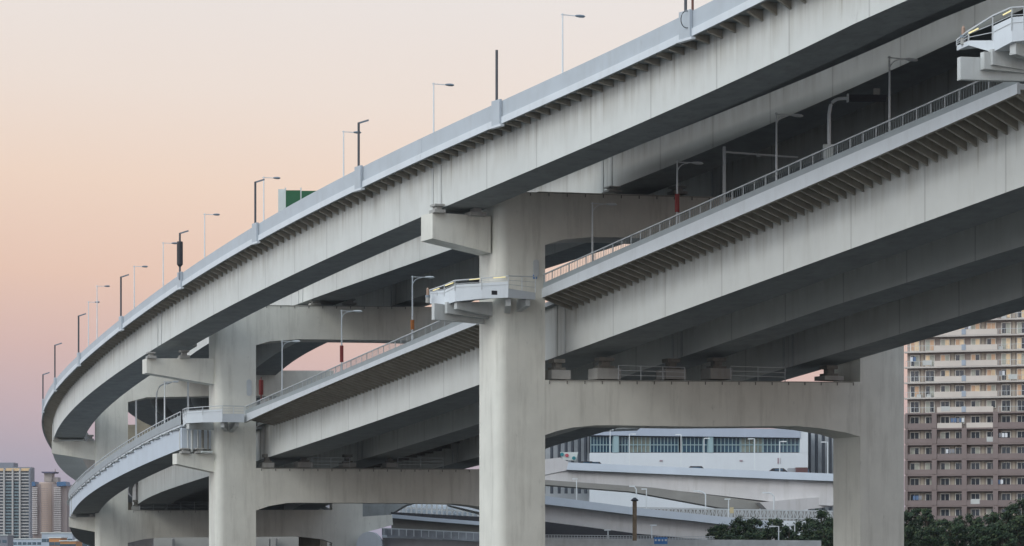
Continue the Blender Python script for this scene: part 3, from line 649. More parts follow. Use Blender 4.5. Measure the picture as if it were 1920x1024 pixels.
# curved pole carrying a black gantry beam, lower roadway
s, x, y, zb = on(1556, 13.6, 'L1', -.4); q = lambda yy: CZ+(YH-yy)*y/FPX; X = lambda px: (px-960)/FPX*y
t = empty('gantry_pole', (x, y, zb), 'curved white pole carrying a black horizontal beam over the lower roadway', 'gantry pole')
pts = [(x, y, zb), (x, y, q(215))]+[(X(1556+20*(1-math.cos(a))), y, q(205-20*math.sin(a))) for a in [i*math.pi/2/7 for i in range(8)]]+[(X(1588), y, q(184.5))]
bm = bmesh.new(); tube(bm, pts, .135, 10); link('pole', bm, POLE, t)
bm = bmesh.new(); box(bm, (X(1589.5), y, q(184)), .12, .55, .6); link('flange', bm, POLE, t)
bm = bmesh.new(); box(bm, ((X(1590)+X(1662))/2, y, (q(178)+q(190))/2), X(1662)-X(1590), .4, q(178)-q(190)); link('gantry_beam', bm, BLACK, t)
bm = bmesh.new(); box(bm, (X(1643.5), y-.1, q(173)), .5, .2, .5); link('signal_head', bm, CONC, t)
bm = bmesh.new(); box(bm, (X(1552), y-.25, q(285)), .75, .5, 1.0); link('cabinet', bm, WHITE, t)
s, x, y, zb = on(1357, 14.2, 'L1', -.4); q = lambda yy: CZ+(YH-yy)*y/FPX; X = lambda px: (px-960)/FPX*y
t = empty('gantry_post', (x, y, zb), 'grey square post with a long thin horizontal arm beside the lower roadway', 'gantry post')
bm = bmesh.new(); bar(bm, (x, y, zb), (x, y, q(275)), .24); link('post', bm, RAILM, t)
bm = bmesh.new(); bar(bm, (x, y, q(285)), (X(1500), y+2, q(288.5)), .14); box(bm, (X(1422), y, q(291)), .3, .2, .25); link('arm', bm, RAILM, t)
# hooked lamp and sleeved post near the second pier
s, x, y, zb = on(293, 6.5, 'M3', .3); q = lambda yy: CZ+(YH-yy)*y/FPX; X = lambda px: (px-960)/FPX*y
t = empty('street_lamp', (x, y, zb), 'thin grey lamp hooked to the right on the lower ramp', 'street lamp', G2)
bm = bmesh.new(); tube(bm, [(x, y, zb), (x, y, q(745)), (X(294.5), y, q(735)), (X(299), y, q(725)), (X(306), y, q(720.5)), (X(312), y, q(719))], .09, 8); link('pole', bm, RAILM, t)
bm = bmesh.new(); tube(bm, [(X(310), y, q(719)), (X(314), y, q(718.5)), (X(322), y, q(717))], [.08, .17, .06], 8); link('lamp_head', bm, RAILM, t)
for px, ya, yb, o, lb in ((255, 750, 822, 6.5, 'left'), (353, 712, 790, 9, 'right')):
    s, x, y, zb = on(px, o, 'M3', .3); bm = bmesh.new(); bar(bm, (x, y, zb), (x, y, CZ+(YH-ya)*y/FPX), .2)
    tag(link('signal_post', bm, RAILM), 'grey square post on the lower ramp, '+('left of the hooked lamp' if lb == 'left' else 'close left of the second pier column'), 'post')
s, x, y, zb = on(490, 16, 'L1', -.4); q = lambda yy: CZ+(YH-yy)*y/FPX
bm = bmesh.new(); tube(bm, [(x, y, q(752)), (x, y, q(741)), (x, y, q(740)), (x, y, q(713)), (x, y, q(712)), (x, y, q(707))], [.07, .07, .28, .28, .05, .05], 10)
tag(link('marker_post', bm, RED), 'short post in a dark red sleeve right of the second pier column', 'post')
# ------------------------------------------------------------------ background: ground, water, ramps, buildings, trees
def PT(px, y, Y): return Vector(((px-960)/FPX*Y, Y, CZ+(YH-y)*Y/FPX))
bm = bmesh.new(); vs = [bm.verts.new(v) for v in ((-6000, -500, -.3), (6000, -500, -.3), (6000, 9000, -.3), (-6000, 9000, -.3))]; bm.faces.new(vs)
tag(link('ground', bm, mat('ground_dark', (.10, .10, .095), .9, .2, .05)), kind='structure')
bm = bmesh.new(); vs = [bm.verts.new(v) for v in ((-900, -60, -.2), (900, -60, -.2), (900, 150, -.2), (-900, 150, -.2))]; bm.faces.new(vs)
tag(link('water', bm, mat('canal_water', (.02, .03, .035), .12, .1, .3)), kind='structure')
RP = mat('ramp_parapet', (.50, .545, .61), .5, .05, .3)
def ramp(name, label, edges, thick, m_top=RP, group='background ramps', depth=9, parts=None):
    """edges: stations [(px, Y, y_par_top, y_par_bot, y_web_bot)] ; a roadway running across the picture"""
    a0 = PT(edges[0][0], edges[0][4], edges[0][1]); r = empty(name, (a0.x, a0.y, 0), label, 'ramp', group)
    def strip(nm, f0, f1, w0, w1, m):
        bm = bmesh.new(); rows = []
        for e in edges:
            p0 = PT(e[0], f0(e), e[1]); p1 = PT(e[0], f1(e), e[1]); q = Vector((0, 1, 0))
            rows.append([bm.verts.new(p) for p in (p0+q*w0, p1+q*w0, p1+q*w1, p0+q*w1)])
        fs = []
        for A, B in zip(rows, rows[1:]):
            for j in range(4): fs.append(bm.faces.new([A[j], B[j], B[(j+1) % 4], A[(j+1) % 4]]))
        fs += [bm.faces.new(rows[0]), bm.faces.new(rows[-1][::-1])]; bmesh.ops.recalc_face_normals(bm, faces=fs)
        link(nm, bm, m, r)
    strip('parapet', lambda e: e[2], lambda e: e[3], 0, .4, m_top)
    strip('deck_slab', lambda e: e[3]-.6, lambda e: e[3]+1.2, .42, depth, SOFF)
    strip('girder', lambda e: e[3]+1.25, lambda e: e[4], 1.6, depth-1.5, thick)
    return r
RW = mat('ramp_girder', (.56, .54, .54), .6, .06, .3, stain=.3, stain_col=(.25, .22, .18))
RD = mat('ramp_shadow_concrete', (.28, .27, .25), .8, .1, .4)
rA = ramp('ramp', 'upper background ramp with pale parapet below the long white building', [(1010, 460, 862, 876, 899), (1065, 452, 867, 881, 905), (1222, 440, 874, 888, 914), (1480, 425, 885, 899, 944), (1560, 420, 888, 902, 948), (1640, 415, 891, 905, 940)], RW, depth=14)
# wedge-like second girder leaving the upper ramp
bm = bmesh.new(); q = Vector((0, 1, 0)); poly = [(1010, 899), (1222, 914), (1430, 941), (1424, 955), (1350, 952), (1185, 922), (1010, 908)]
prism(bm, poly, lambda p: PT(p[0], p[1], 430), lambda p: PT(p[0], p[1], 430)+q*9)
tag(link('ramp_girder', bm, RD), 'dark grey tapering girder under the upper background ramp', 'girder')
bm = bmesh.new(); poly = [(1424, 942), (1500, 935), (1640, 925), (1640, 942), (1575, 948), (1500, 957), (1440, 957)]
prism(bm, poly, lambda p: PT(p[0], p[1], 423), lambda p: PT(p[0], p[1], 423)+q*9)
tag(link('ramp_girder', bm, RW), 'pale deep girder end of the background ramp beside the tree tops', 'girder')
ramp('ramp', 'lower background ramp with broad pale parapet descending to the right', [(1000, 370, 927, 943, 975), (1095, 368, 939, 954, 987), (1192, 365, 952, 966, 1000), (1300, 362, 963, 977, 1010), (1384, 360, 972, 987, 1018), (1460, 358, 979, 993, 1022)], RW)
ramp('ramp', 'thin ramp crossing behind the nearest column at the left', [(838, 470, 942, 946, 949), (902, 465, 957, 961, 966), (1010, 460, 978, 983, 990)], SOFF)
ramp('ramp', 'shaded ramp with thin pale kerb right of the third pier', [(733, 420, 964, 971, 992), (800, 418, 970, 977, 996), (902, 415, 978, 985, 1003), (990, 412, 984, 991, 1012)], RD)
r_ = ramp('ramp', 'lowest ramp with white fascia and glazed railing at the bottom left of centre', [(716, 400, 991, 1004, 1040), (727, 399, 992, 1007, 1040), (800, 396, 995, 1010, 1040), (902, 392, 1000, 1016, 1040), (1040, 388, 1006, 1024, 1045)], RW, mat('glazed_rail', (.26, .27, .29), .3, .35, .35))
bm = bmesh.new(); prism(bm, [(716, 1003), (902, 1012), (1040, 1019), (1040, 1025), (902, 1017), (716, 1008)], lambda p: PT(p[0], p[1], 387.5+(1040-p[0])*.037), lambda p: PT(p[0], p[1], 387.5+(1040-p[0])*.037)+q*.3); link('fascia', bm, FASC, r_)
bm = bmesh.new()
for i in range(14): bar(bm, PT(720+i*14, 991+i*.75, 398.6-i*.5), PT(720+i*14, 1003+i*.75, 398.6-i*.5), .12)
bar(bm, PT(716, 990.5, 399), PT(1040, 1005.5, 387.5), .14); link('handrail', bm, RAILM, r_)
bm = bmesh.new(); prism(bm, [(660, 930), (790, 938), (758, 948), (720, 971), (684, 972), (660, 972)], lambda p: PT(p[0], p[1], 428), lambda p: PT(p[0], p[1], 428)+q*10)
tag(link('deck_end', bm, SOFF), 'dark squared deck end above the short cantilever of the third pier', 'bridge deck')
# noise screen and pale lattice wall over the shaded ramp
bm = bmesh.new(); poly = [(733, 960), (900, 969), (990, 976), (990, 985), (900, 978), (733, 965)]
prism(bm, poly, lambda p: PT(p[0], p[1], 422), lambda p: PT(p[0], p[1], 422.3)); tag(link('noise_screen', bm, BLACK), 'dark noise screen standing along the shaded ramp', 'screen')
bm = bmesh.new(); 
for i in range(23):
    px = 752+i*9.6; bar(bm, PT(px, 942, 480), PT(px, 974, 480), .35)
for yy in (944, 955, 966): bar(bm, PT(748, yy-3, 480), PT(975, yy+9, 480), .3)
t = empty('lattice_wall', PT(860, 975, 480), 'pale lattice wall of glazed squares seen under the second pier beam', 'wall')
link('frame', bm, RAILM, t); bm = bmesh.new(); prism(bm, [(748, 938), (975, 948), (975, 976), (748, 962)], lambda p: PT(p[0], p[1], 481), lambda p: PT(p[0], p[1], 481.4)); link('panel_sheet', bm, mat('pale_glazing', (.78, .84, .9), .3, .2, .4), t)
bm = bmesh.new(); prism(bm, [(225, 1009), (640, 1004), (640, 1024), (225, 1024)], lambda p: PT(p[0], p[1], 560), lambda p: PT(p[0], p[1], 560)+q*8)
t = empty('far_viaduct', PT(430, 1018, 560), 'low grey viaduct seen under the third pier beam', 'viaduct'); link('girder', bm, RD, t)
for px in (318, 400, 500, 512, 590):
    bm = bmesh.new(); prism(bm, [(px-5, 1010), (px+5, 1010), (px+5, 1030), (px-5, 1030)], lambda p: PT(p[0], p[1], 555), lambda p: PT(p[0], p[1], 555)+q*4); link('column', bm, RD, t)
# rounded pale end wall of the lowest ramp
bm = bmesh.new(); poly = [(680+24*math.cos(a)+12, 1024+27*math.sin(-a)) for a in [i*math.pi/16 for i in range(17)]]+[(668, 1045), (716, 1045)]
prism(bm, [(p[0], p[1]) for p in poly], lambda p: PT(p[0], p[1], 396), lambda p: PT(p[0], p[1], 396)+q*5)
tag(link('end_wall', bm, FASC), 'rounded pale end wall at the foot of the lowest ramp', 'wall')
# ramp lamps, tiny
def tiny_lamp(px, y0, y1, Y, arm, label, group='small lamps on the background ramps', curve=False):
    b = PT(px, y1, Y); t_ = PT(px, y0, Y); t = empty('street_lamp', b, label, 'street lamp', group); bm = bmesh.new(); a = arm/FPX*Y
    if curve: tube(bm, [b, b.lerp(t_, .8), t_+Vector((a*.1, 0, -.35)), t_+Vector((a*.45, 0, -.05)), t_+Vector((a, 0, 0))], .1, 6)
    else: bar(bm, b, t_, .13); bar(bm, t_, t_+Vector((a, 0, 0)), .1)
    link('pole', bm, POLE, t); bm = bmesh.new(); box(bm, t_+Vector((a, 0, 0)), .8, .3, .16); link('lamp_head', bm, POLE, t)
for px, y0, y1, Y, arm, cv, lb in ((1144, 806, 872, 448, 2, 0, 'white lamp post before the left end of the terminal windows'), (1180, 814, 872, 446, 8, 0, 'white lamp post right of the first pale pilaster of the terminal'), (1277, 815, 878, 440, -6, 0, 'tall white lamp post mid terminal facade'),
        (1320, 822, 880, 438, 6, 0, 'white lamp post in front of the narrow terminal pane'), (1415, 823, 884, 436, -8, 0, 'white lamp post on the upper ramp centre right'), (1462, 828, 886, 434, 8, 0, 'white lamp post on the upper ramp with arm to the right'), (1552, 829, 890, 432, -8, 0, 'white lamp post before the dark pipe bank'),
        (1081, 898, 952, 400, -3, 0, 'lamp post on the lower ramp at the left'), (1212, 917, 968, 380, -4, 0, 'lamp post on the lower ramp in the middle'), (1193, 912, 940, 378, -8, 1, 'curved lamp right above the brown post'), (1323, 921, 955, 375, -17, 1, 'curved lamp in front of the dark tapering girder'),
        (1366, 936, 972, 362, -2, 0, 'lamp post with a bright head and yellow notice'), (1451, 924, 956, 370, -16, 1, 'curved lamp against the pale ramp girder'), (1222, 985, 1010, 330, 3, 0, 'low lamp post above the blue sign'), (1460, 987, 1014, 330, -12, 0, 'green lamp post among the trees'), (1490, 984, 1014, 330, -6, 0, 'lamp post with square box among the trees'),
        (1140, 994, 1012, 330, -1, 0, 'thin post in front of the dark underpass')):
    tiny_lamp(px, y0, y1, Y, arm, lb, curve=bool(cv))
bm = bmesh.new(); box(bm, PT(1372, 957, 361), .55, .15, .8); tag(link('notice_board', bm, mat('notice_yellow', (.6, .5, .3), .6)), 'small pale yellow notice on the lower ramp', 'notice')
# brown post with a conical cap
t = empty('brown_post', PT(1190, 1014, 300), 'tall brown weathered post with a dark pointed cap', 'post'); bm = bmesh.new()
tube(bm, [PT(1190, 1014, 300), PT(1190, 940, 300)], .24, 12); link('shaft', bm, mat('brown_timber', (.20, .15, .10), .8, .3, 2), t)
bm = bmesh.new(); tube(bm, [PT(1190, 940, 300), PT(1190, 938, 300), PT(1190, 936, 300), PT(1190, 933, 300)], [.3, .46, .32, .1], 12); link('cap', bm, BLACK, t)
# quay wall in front, rail and a blue sign
bm = bmesh.new(); prism(bm, [(1015, 1008.5), (1350, 1012), (1540, 1013.5), (1540, 1060), (1015, 1060)], lambda p: PT(p[0], p[1], 310), lambda p: PT(p[0], p[1], 310)+q*2)
tag(link('quay_wall', bm, mat('quay_concrete', (.52, .52, .51), .8, .15, .8, stain=.4, stain_col=(.3, .28, .25))), 'long pale concrete quay wall along the bottom edge', 'wall')
t = empty('quay_fence', PT(1200, 1012, 309), 'low grey fence on top of the quay wall', 'fence'); bm = bmesh.new()
for i in range(60):
    px = 1018+i*5.4; bar(bm, PT(px, 1003+i*.055, 309.5), PT(px, 1013, 309.5), .05)
for dy in (0, 4): bar(bm, PT(1016, 1003+dy, 309.5), PT(1340, 1006.4+dy, 309.5), .07)
link('railing', bm, RAILM, t)
t = empty('blue_sign', PT(1239, 1014, 308), 'blue sign with white lettering strokes by the quay', 'sign'); bm = bmesh.new(); box(bm, PT(1239, 1014, 308), 1.55, .1, .78); link('board', bm, BLUE, t)
bm = bmesh.new()
for i, wd in enumerate((.2, .26, .16, .24)): box(bm, PT(1229.5+i*6.3, 1013, 307.9), wd, .05, .2)
link('lettering', bm, WHITE, t)
bm = bmesh.new(); prism(bm, [(1005, 966), (1250, 996), (1345, 1012), (1345, 1018), (1005, 1018)], lambda p: PT(p[0], p[1], 385), lambda p: PT(p[0], p[1], 385)+q*4)
tag(link('underpass_shade_block', bm, BLACK), 'black block filling the shaded opening under the lower ramp', 'underpass_shade_block')  # solid black block put in for the darkness under the ramp
# lattice fence (bays of posts and braces) and a bright strip behind
t = empty('lattice_fence', PT(1350, 975, 385), 'long lattice fence with posts and braces between the ramps and the trees', 'fence'); bm = bmesh.new()
n = 62
for i in range(n):
    px = 1150+i*6.9; y0 = 951+ (px-1150)*.018; y1 = 966+(px-1150)*.022
    bar(bm, PT(px, y0, 384), PT(px, y1+3, 384), .16)
    if i % 2: bar(bm, PT(px, y0, 384), PT(px+6.9, y1, 384), .1)
    else: bar(bm, PT(px, y1, 384), PT(px+6.9, y0, 384), .1)
for dy in (951, 966): bar(bm, PT(1150, dy, 384), PT(1578, dy+8, 384), .18)
link('frame', bm, RAILM, t); bm = bmesh.new(); prism(bm, [(1150, 953), (1578, 960), (1578, 978), (1150, 972)], lambda p: PT(p[0], p[1], 386), lambda p: PT(p[0], p[1], 386.3))
link('infill_sheet', bm, mat('pale_infill', (.30, .29, .28), .7, .35, .35), t)

# --- long white terminal building
TW = mat('terminal_wall', (.70, .735, .77), .5, .03, .2, stain=.12, stain_col=(.4, .4, .42)); TB = mat('terminal_roof_band', (.42, .47, .56), .5, .05, .3)
TP = mat('terminal_pilaster', (.30, .42, .45), .5, .04, .3); GL = mat('terminal_glass', (.03, .075, .12), .08, .3, .25, spec=.8); DK = mat('pipe_dark', (.045, .055, .07), .5, .1, 1)
YT = 520
t = empty('terminal_building', PT(1300, 1000, YT), 'long white terminal building with a strip of blue glazing', 'building')
def tb(name, x0, x1, y0, y1, m, dy=0, th=1.0, y0b=None, y1b=None, par=None):
    y0b = y0 if y0b is None else y0b; y1b = y1 if y1b is None else y1b
    bm = bmesh.new(); prism(bm, [(x0, y0), (x1, y0b), (x1, y1b), (x0, y1)], lambda p: PT(p[0], p[1], YT)+q*dy, lambda p: PT(p[0], p[1], YT)+q*(dy+th)); return link(name, bm, m, par or t)
tb('wall', 1106, 1515, 849, 1010, TW, 0, 25); tb('roof_band', 1106, 1500, 801, 816, TB, -.3, 24, 804.5, 821); tb('wall', 1500, 1515, 806, 849, TW, -.05, 20)
tb('wall_recess', 1106, 1500, 817, 849, DK, 3, 20, 822, 849)
for x0, x1, c in ((1108, 1149, 7), (1161, 1178, 3), (1220, 1272, 8), (1280, 1318, 5), (1320, 1327, 1), (1338, 1388, 7), (1432, 1499, 9), (1180, 1219, 5), (1390, 1430, 5)):
    wn_ = tb('window', x0, x1, 818+(x0-1108)*.012, 847.5, GL if x0 not in (1180, 1390) else mat('terminal_blind', (.20, .22, .19), .4, .3, .4), .9, .3)
    bm = bmesh.new()
    for j in range(c+1): px = x0+(x1-x0)*j/c; bar(bm, PT(px, 818, YT)+q*.8, PT(px, 848, YT)+q*.8, .14)
    bar(bm, PT(x0, 834, YT)+q*.8, PT(x1, 834, YT)+q*.8, .16); link('mullions', bm, TP, wn_)
for x0, x1 in ((1150, 1160), (1328, 1337)): tb('pilaster', x0, x1, 817, 848.6, TP, -.1, 1.5)
for x0 in (1020, 1035, 1049, 1062, 1074, 1087, 1099):
    bm = bmesh.new(); tube(bm, [PT(x0, 780, YT)+q*3, PT(x0, 925, YT)+q*3], .31, 8); link('pipe', bm, DK, t)
for x0 in (1521, 1534, 1547, 1560, 1573, 1586):
    bm = bmesh.new(); tube(bm, [PT(x0, 806, YT)+q*3, PT(x0, 975, YT)+q*3], .31, 8); link('pipe', bm, DK, t)
tb('pipe_bank_wall', 980, 1106, 780, 1005, mat('pipe_wall', (.42, .44, .46), .6), 6, 4); tb('pipe_bank_wall', 1515, 1610, 806, 1005, MATS['pipe_wall'], 6, 4)
for px in (1240, 1390, 1461): 
    bm = bmesh.new(); box(bm, PT(px-.5, 864, YT)-q*.06, .6, .1, 1.1 if px > 1450 else .3, 0); link('wall_mark', bm, mat('wall_mark', (.38, .30, .33), .6), t)
# coloured poster by the left pipe bank
t2 = empty('poster_board', PT(1068, 860, 500), 'white hoarding with red and teal blobs near the pipe bank', 'hoarding'); bm = bmesh.new(); prism(bm, [(1050, 848), (1084, 848), (1080, 864), (1056, 862)], lambda p: PT(p[0], p[1], 500), lambda p: PT(p[0], p[1], 500)+q*.3); link('board', bm, WHITE, t2)
for px, yy, m_ in ((1063, 854, mat('poster_red', (.5, .1, .12), .6)), (1076, 859, mat('poster_teal', (.03, .22, .25), .6)), (1054, 852, MATS['poster_teal'])):
    bm = bmesh.new(); pl = [(px+3.6*math.cos(a), yy+3.4*math.sin(a)) for a in [i*math.pi/5 for i in range(10)]]; prism(bm, pl, lambda p: PT(p[0], p[1], 499.9), lambda p: PT(p[0], p[1], 499.8)); link('coloured_shape', bm, m_, t2)
bm = bmesh.new(); prism(bm, [(1015, 862), (1050, 858), (1066, 866), (1062, 882), (1015, 892)], lambda p: PT(p[0], p[1], 440), lambda p: PT(p[0], p[1], 440)+q*6)
tag(link('ramp_wing_wall', bm, RW), 'pale wing wall at the left end of the upper background ramp', 'wall')
# dark deck edge running behind the arch at the left
bm = bmesh.new(); prism(bm, [(1005, 800), (1200, 785), (1200, 803), (1120, 806), (1060, 824), (1005, 846)], lambda p: PT(p[0], p[1], 470), lambda p: PT(p[0], p[1], 470)+q*10)
tag(link('service_gallery', bm, SOFF), 'dark service gallery running behind the arch of the nearest pier', 'gallery')
# vehicles seen over the parapet of the upper background ramp
CARM = [mat('car_dark', (.03, .03, .035), .3), mat('car_silver', (.35, .36, .38), .3), mat('car_maroon', (.12, .06, .06), .3)]
def car(px, yb, Y, L_, h, m, label, cat='car'):
    Y += 8; c = PT(px, yb+(5 if cat == 'car' else 13), Y); t = empty('parked_car' if cat == 'car' else 'truck', c, label, cat, 'vehicles on the background ramp'); bm = bmesh.new()
    if cat == 'car':
        pl = [(-L_/2, .35), (L_/2, .35), (L_/2, .8), (L_*.3, .95), (L_*.16, h), (-L_*.28, h), (-L_*.42, .95), (-L_/2, .85)]
    else: pl = [(-L_/2, .5), (L_/2, .5), (L_/2, h*.75), (L_*.36, h), (-L_/2, h)]
    prism(bm, pl, lambda p: c+Vector((p[0], 0, p[1])), lambda p: c+Vector((p[0], 1.7, p[1]))); link('body', bm, m, t)
    bm = bmesh.new(); prism(bm, [(-L_*.22, h*.72), (L_*.14, h*.72), (L_*.1, h*.93), (-L_*.2, h*.93)] if cat == 'car' else [(L_*.38, h*.6), (L_*.48, h*.6), (L_*.46, h*.85), (L_*.38, h*.9)], lambda p: c+Vector((p[0], -.02, p[1])), lambda p: c+Vector((p[0], .05, p[1]))); link('side_window', bm, GL, t)
    for dx in (-.3, .3):
        bm = bmesh.new(); tube(bm, [c+Vector((L_*dx, -.05, .34)), c+Vector((L_*dx, .2, .34))], .34, 10); link('wheel', bm, BLACK, t)
car(1308, 886, 436, 4.2, 1.5, CARM[0], 'small dark car on the upper ramp in front of the white wall')
car(1103, 876.5, 448, 4.2, 1.5, CARM[0], 'dark car on the upper ramp near the left pipe bank'); car(1118, 877, 447, 3.6, 1.45, CARM[0], 'dark car just right of the first one near the left pipe bank')
car(1493, 890, 428, 2.6, 2.2, CARM[1], 'pale van-bodied truck at the right end of the upper ramp', 'truck'); car(1505, 890, 427, 2.2, 2.3, CARM[2], 'maroon truck close behind the pale one on the upper ramp', 'truck')
car(1462, 889, 430, 4.0, 1.4, CARM[0], 'low dark car roof on the upper ramp left of the trucks')

# --- right-hand apartment block
BB = mat('apartment_beige', (.62, .55, .49), .75, .06, .3); BR = mat('apartment_brown', (.225, .175, .165), .8, .06, .3); BD = mat('apartment_recess', (.36, .30, .27), .8, .1, .5)
SLAB = mat('apartment_slab', (.52, .47, .43), .7, .08, .3); WFR = mat('window_frame_white', (.72, .69, .62), .5); PANE = mat('pane_dark', (.02, .025, .035), .08, .2, 1, spec=.8)
PTONE = [mat('pane_warm', (.58, .46, .31), .25, .25, .8, emit=((1, .70, .42), .14)), mat('pane_pale', (.42, .42, .36), .3, .2, .8), mat('pane_peach', (.5, .33, .22), .3, .15, .8, emit=((1, .6, .35), .08))]  # warm panes: sunset reflection put into colour and glow
YB = 480; A0 = PT(1697, 1000, YB); ang = R(-17); bu = Vector((math.cos(ang), math.sin(ang), 0)); bn = Vector((-math.sin(ang), math.cos(ang), 0))
def bx(px):     # picture column -> metres along the facade
    k = (px-960)/FPX; return (k*A0.y-A0.x)/(bu.x-k*bu.y)
def bz(y, px=1700): Y = A0.y+bx(px)*bu.y; return CZ+(YH-y)*Y/FPX
t = empty('apartment_block', (A0.x, A0.y, 0), 'tall beige and brown apartment block with rows of balconies behind the right column', 'apartment block')
def fb(name, u0, u1, z0, z1, d0, d1, m, par=None):
    bm = bmesh.new(); c = Vector((A0.x, A0.y, 0))+bu*((u0+u1)/2)+bn*((d0+d1)/2)+Vector((0, 0, (z0+z1)/2)); box(bm, c, abs(u1-u0), abs(d1-d0), abs(z1-z0), ang); return link(name, bm, m, par or t)
UW = 34
rows = [604, 632, 658.6, 687.9, 716.8, 745.5, 773.8, 804, 833.5, 863, 892, 921, 950.5]
zr = [bz(y) for y in rows]; fh = (zr[0]-zr[-1])/12
fb('wall', .2, UW, 0, zr[0]+fh*3, 1.4, 14, BD)
random.seed(11)
wx = [1705, 1733, 1762, 1789, 1819, 1848, 1876.5, 1905, 1933, 1961]
for i in range(-2, 13):
    zt = zr[0]-fh*i; zb = zt-fh      # zt = underside of the slab above
    upper = i < 6
    fb('floor_slab', -.15 if upper else .05, UW, zt-.02, zt+.24, -.05 if upper else .05, 1.39, SLAB if upper else BR)
    if upper:
        fb('balcony_front', bx(1752), bx(1870), zb+.26, zb+1.22, .0, .12, BB) if i != 5 else fb('balcony_front', bx(1757), bx(1862), zb+.26, zb+1.25, 0, .12, BB)
        fb('balcony_divider', bx(1803), bx(1811), zb+.3, zb+1.3, -.06, -.01, mat('divider_pale', (.34, .38, .44), .5))
        for ua, ub in ((bx(1698), bx(1751)), (bx(1872), UW)):
            bm = bmesh.new(); k = int((ub-ua)/.5)
            for j in range(k+1): p = Vector((A0.x, A0.y, 0))+bu*(ua+(ub-ua)*j/k)+bn*.06; bar(bm, p+Vector((0, 0, zb+.26)), p+Vector((0, 0, zb+1.2)), .045)
            p = Vector((A0.x, A0.y, zb+1.2))+bn*.06; bar(bm, p+bu*ua, p+bu*ub, .07); link('balcony_railing', bm, RAILM, t)
    else:
        for ua, ub in ((bx(1697), bx(1747)), (bx(1757), bx(1803.5)), (bx(1812), bx(1862)), (bx(1871), UW)):
            mid = (ua > bx(1750) and ub < bx(1865)); m_ = BB if (i == 6 and mid) else BR
            fb('balcony_front', ua+.01, ub-.01, zb+.26, zb+1.15, .02, .14, m_)
        for xa in (1751.5, 1807.8, 1866.5):
            if xa == 1807.8 and i == 6: continue
            fb('pier_strip', bx(xa)-.45, bx(xa)+.45, zb+.25, zt, -.04, 1.1, BR)
        fb('pier_strip', -.1, .45, zb+.25, zt, -.04, 1.3, BR)
    for j, px in enumerate(wx):
        u = bx(px)+(0 if j % 2 else -.05); wdt = 1.7; hh = 1.45 if (1752 < px < 1870 or not upper) else 2.1
        z0 = zt-.35-hh
        fr_ = fb('window', u, u+wdt, z0, z0+hh, 1.22, 1.39, WFR)
        wp = .75 if i < 3 else (.45 if i < 5 else .16)
        for e in (0, 1):
            m_ = PANE
            if random.random() < wp: m_ = random.choice(PTONE if i < 5 else [PTONE[1]])
            fb('pane', u+.14+e*.75, u+.14+e*.75+.66, z0+.14, z0+hh-.14, 1.17, 1.215, m_, fr_)
        fb('wall_panel', u+wdt+.25, u+wdt+.75, zb+.3, zt-.1, 1.25, 1.39, mat('panel_cream', (.42, .36, .29), .7), t) if j % 2 == 0 else None

random.seed(5)
for i in range(-1, 12):
    zb = zr[0]-fh*(i+1)+.26
    for _ in range(3):
        u = random.uniform(.8, 19); k = random.random()
        if k < .45: fb('air_conditioner', u, u+.8, zb, zb+.62, .55, .85, mat('unit_white', (.55, .55, .53), .6))
        elif k < .8:
            for j in range(random.randint(2, 4)): fb('laundry', u+j*.55, u+j*.55+.45, zb+1.0, zb+1.75, .3, .34, random.choice([mat('cloth_white', (.65, .66, .68), .9), mat('cloth_blue', (.12, .18, .3), .9), mat('cloth_grey', (.25, .25, .27), .9)]))
        else: fb('balcony_screen', u, u+1.6, zb+.2, zb+1.1, -.01, .0-.005, mat('screen_pale', (.5, .5, .48), .8))
# --- distant towers at the left
def tower(name, label, x0, x1, ytop, Y, bodym, rows, sidem=None, side=None):
    a = PT((x0+x1)/2, 1018, Y); t = empty(name, (a.x, Y, 0), label, 'tower block', 'distant towers on the left'); wd = (x1-x0)/FPX*Y; zt = CZ+(YH-ytop)*Y/FPX
    bm = bmesh.new(); box(bm, (a.x, Y+6, zt/2), wd, 12, zt); link('body', bm, bodym, t)
    return t, a.x-wd/2, wd, zt
TA = mat('tower_grey', (.21, .22, .25), .7, .06, .05); TA2 = mat('tower_band', (.44, .42, .40), .7, .1, .05); TG = mat('tower_glass', (.07, .11, .14), .2, .4, .08); WARM = mat('tower_warm', (.50, .38, .22), .6, .15, .1, emit=((1, .65, .35), .1))
YA = 1700
t, xa, wd, zt = tower('apartment_tower', 'tall grey tower with pale vertical fins at the left edge', -30, 58.5, 876, YA, TA, 26)
X = lambda px: (px-960)/FPX*YA; Zy = lambda y: CZ+(YH-y)*YA/FPX
nfl = 24; fh2 = (Zy(878)-Zy(1018))/nfl
for k in range(nfl):
    zb = Zy(878)-fh2*(k+1)
    for xs, xe in ((-28, 7), (11, 37), (40, 56)):
        bm = bmesh.new(); box(bm, ((X(xs)+X(xe))/2, YA-1.1, zb+fh2*.3), X(xe)-X(xs), 2.1, fh2*.4); link('balcony_band', bm, WARM if k == 0 else TA2 if (xs != 11 or k < 4) else mat('tower_teal', (.20, .27, .29), .6, .2, .05), t)
        bm = bmesh.new(); box(bm, ((X(xs)+X(xe))/2, YA-.1, zb+fh2*.75), X(xe)-X(xs), .15, fh2*.4); link('window_band', bm, WARM if k == 0 else TG, t)
for px in (9, 25, 38.5, 57):
    bm = bmesh.new(); box(bm, (X(px), YA-1.6, Zy(880)/2), 1.0, 3, Zy(880)); link('fin', bm, TA2 if px < 50 else TA, t)
bm = bmesh.new(); box(bm, (X(0), YA+12, Zy(873)), X(16)-X(-30), 16, 4); link('roof_house', bm, TA, t)
YC = 1500
X = lambda px: (px-960)/FPX*YC; Zy = lambda y: CZ+(YH-y)*YC/FPX
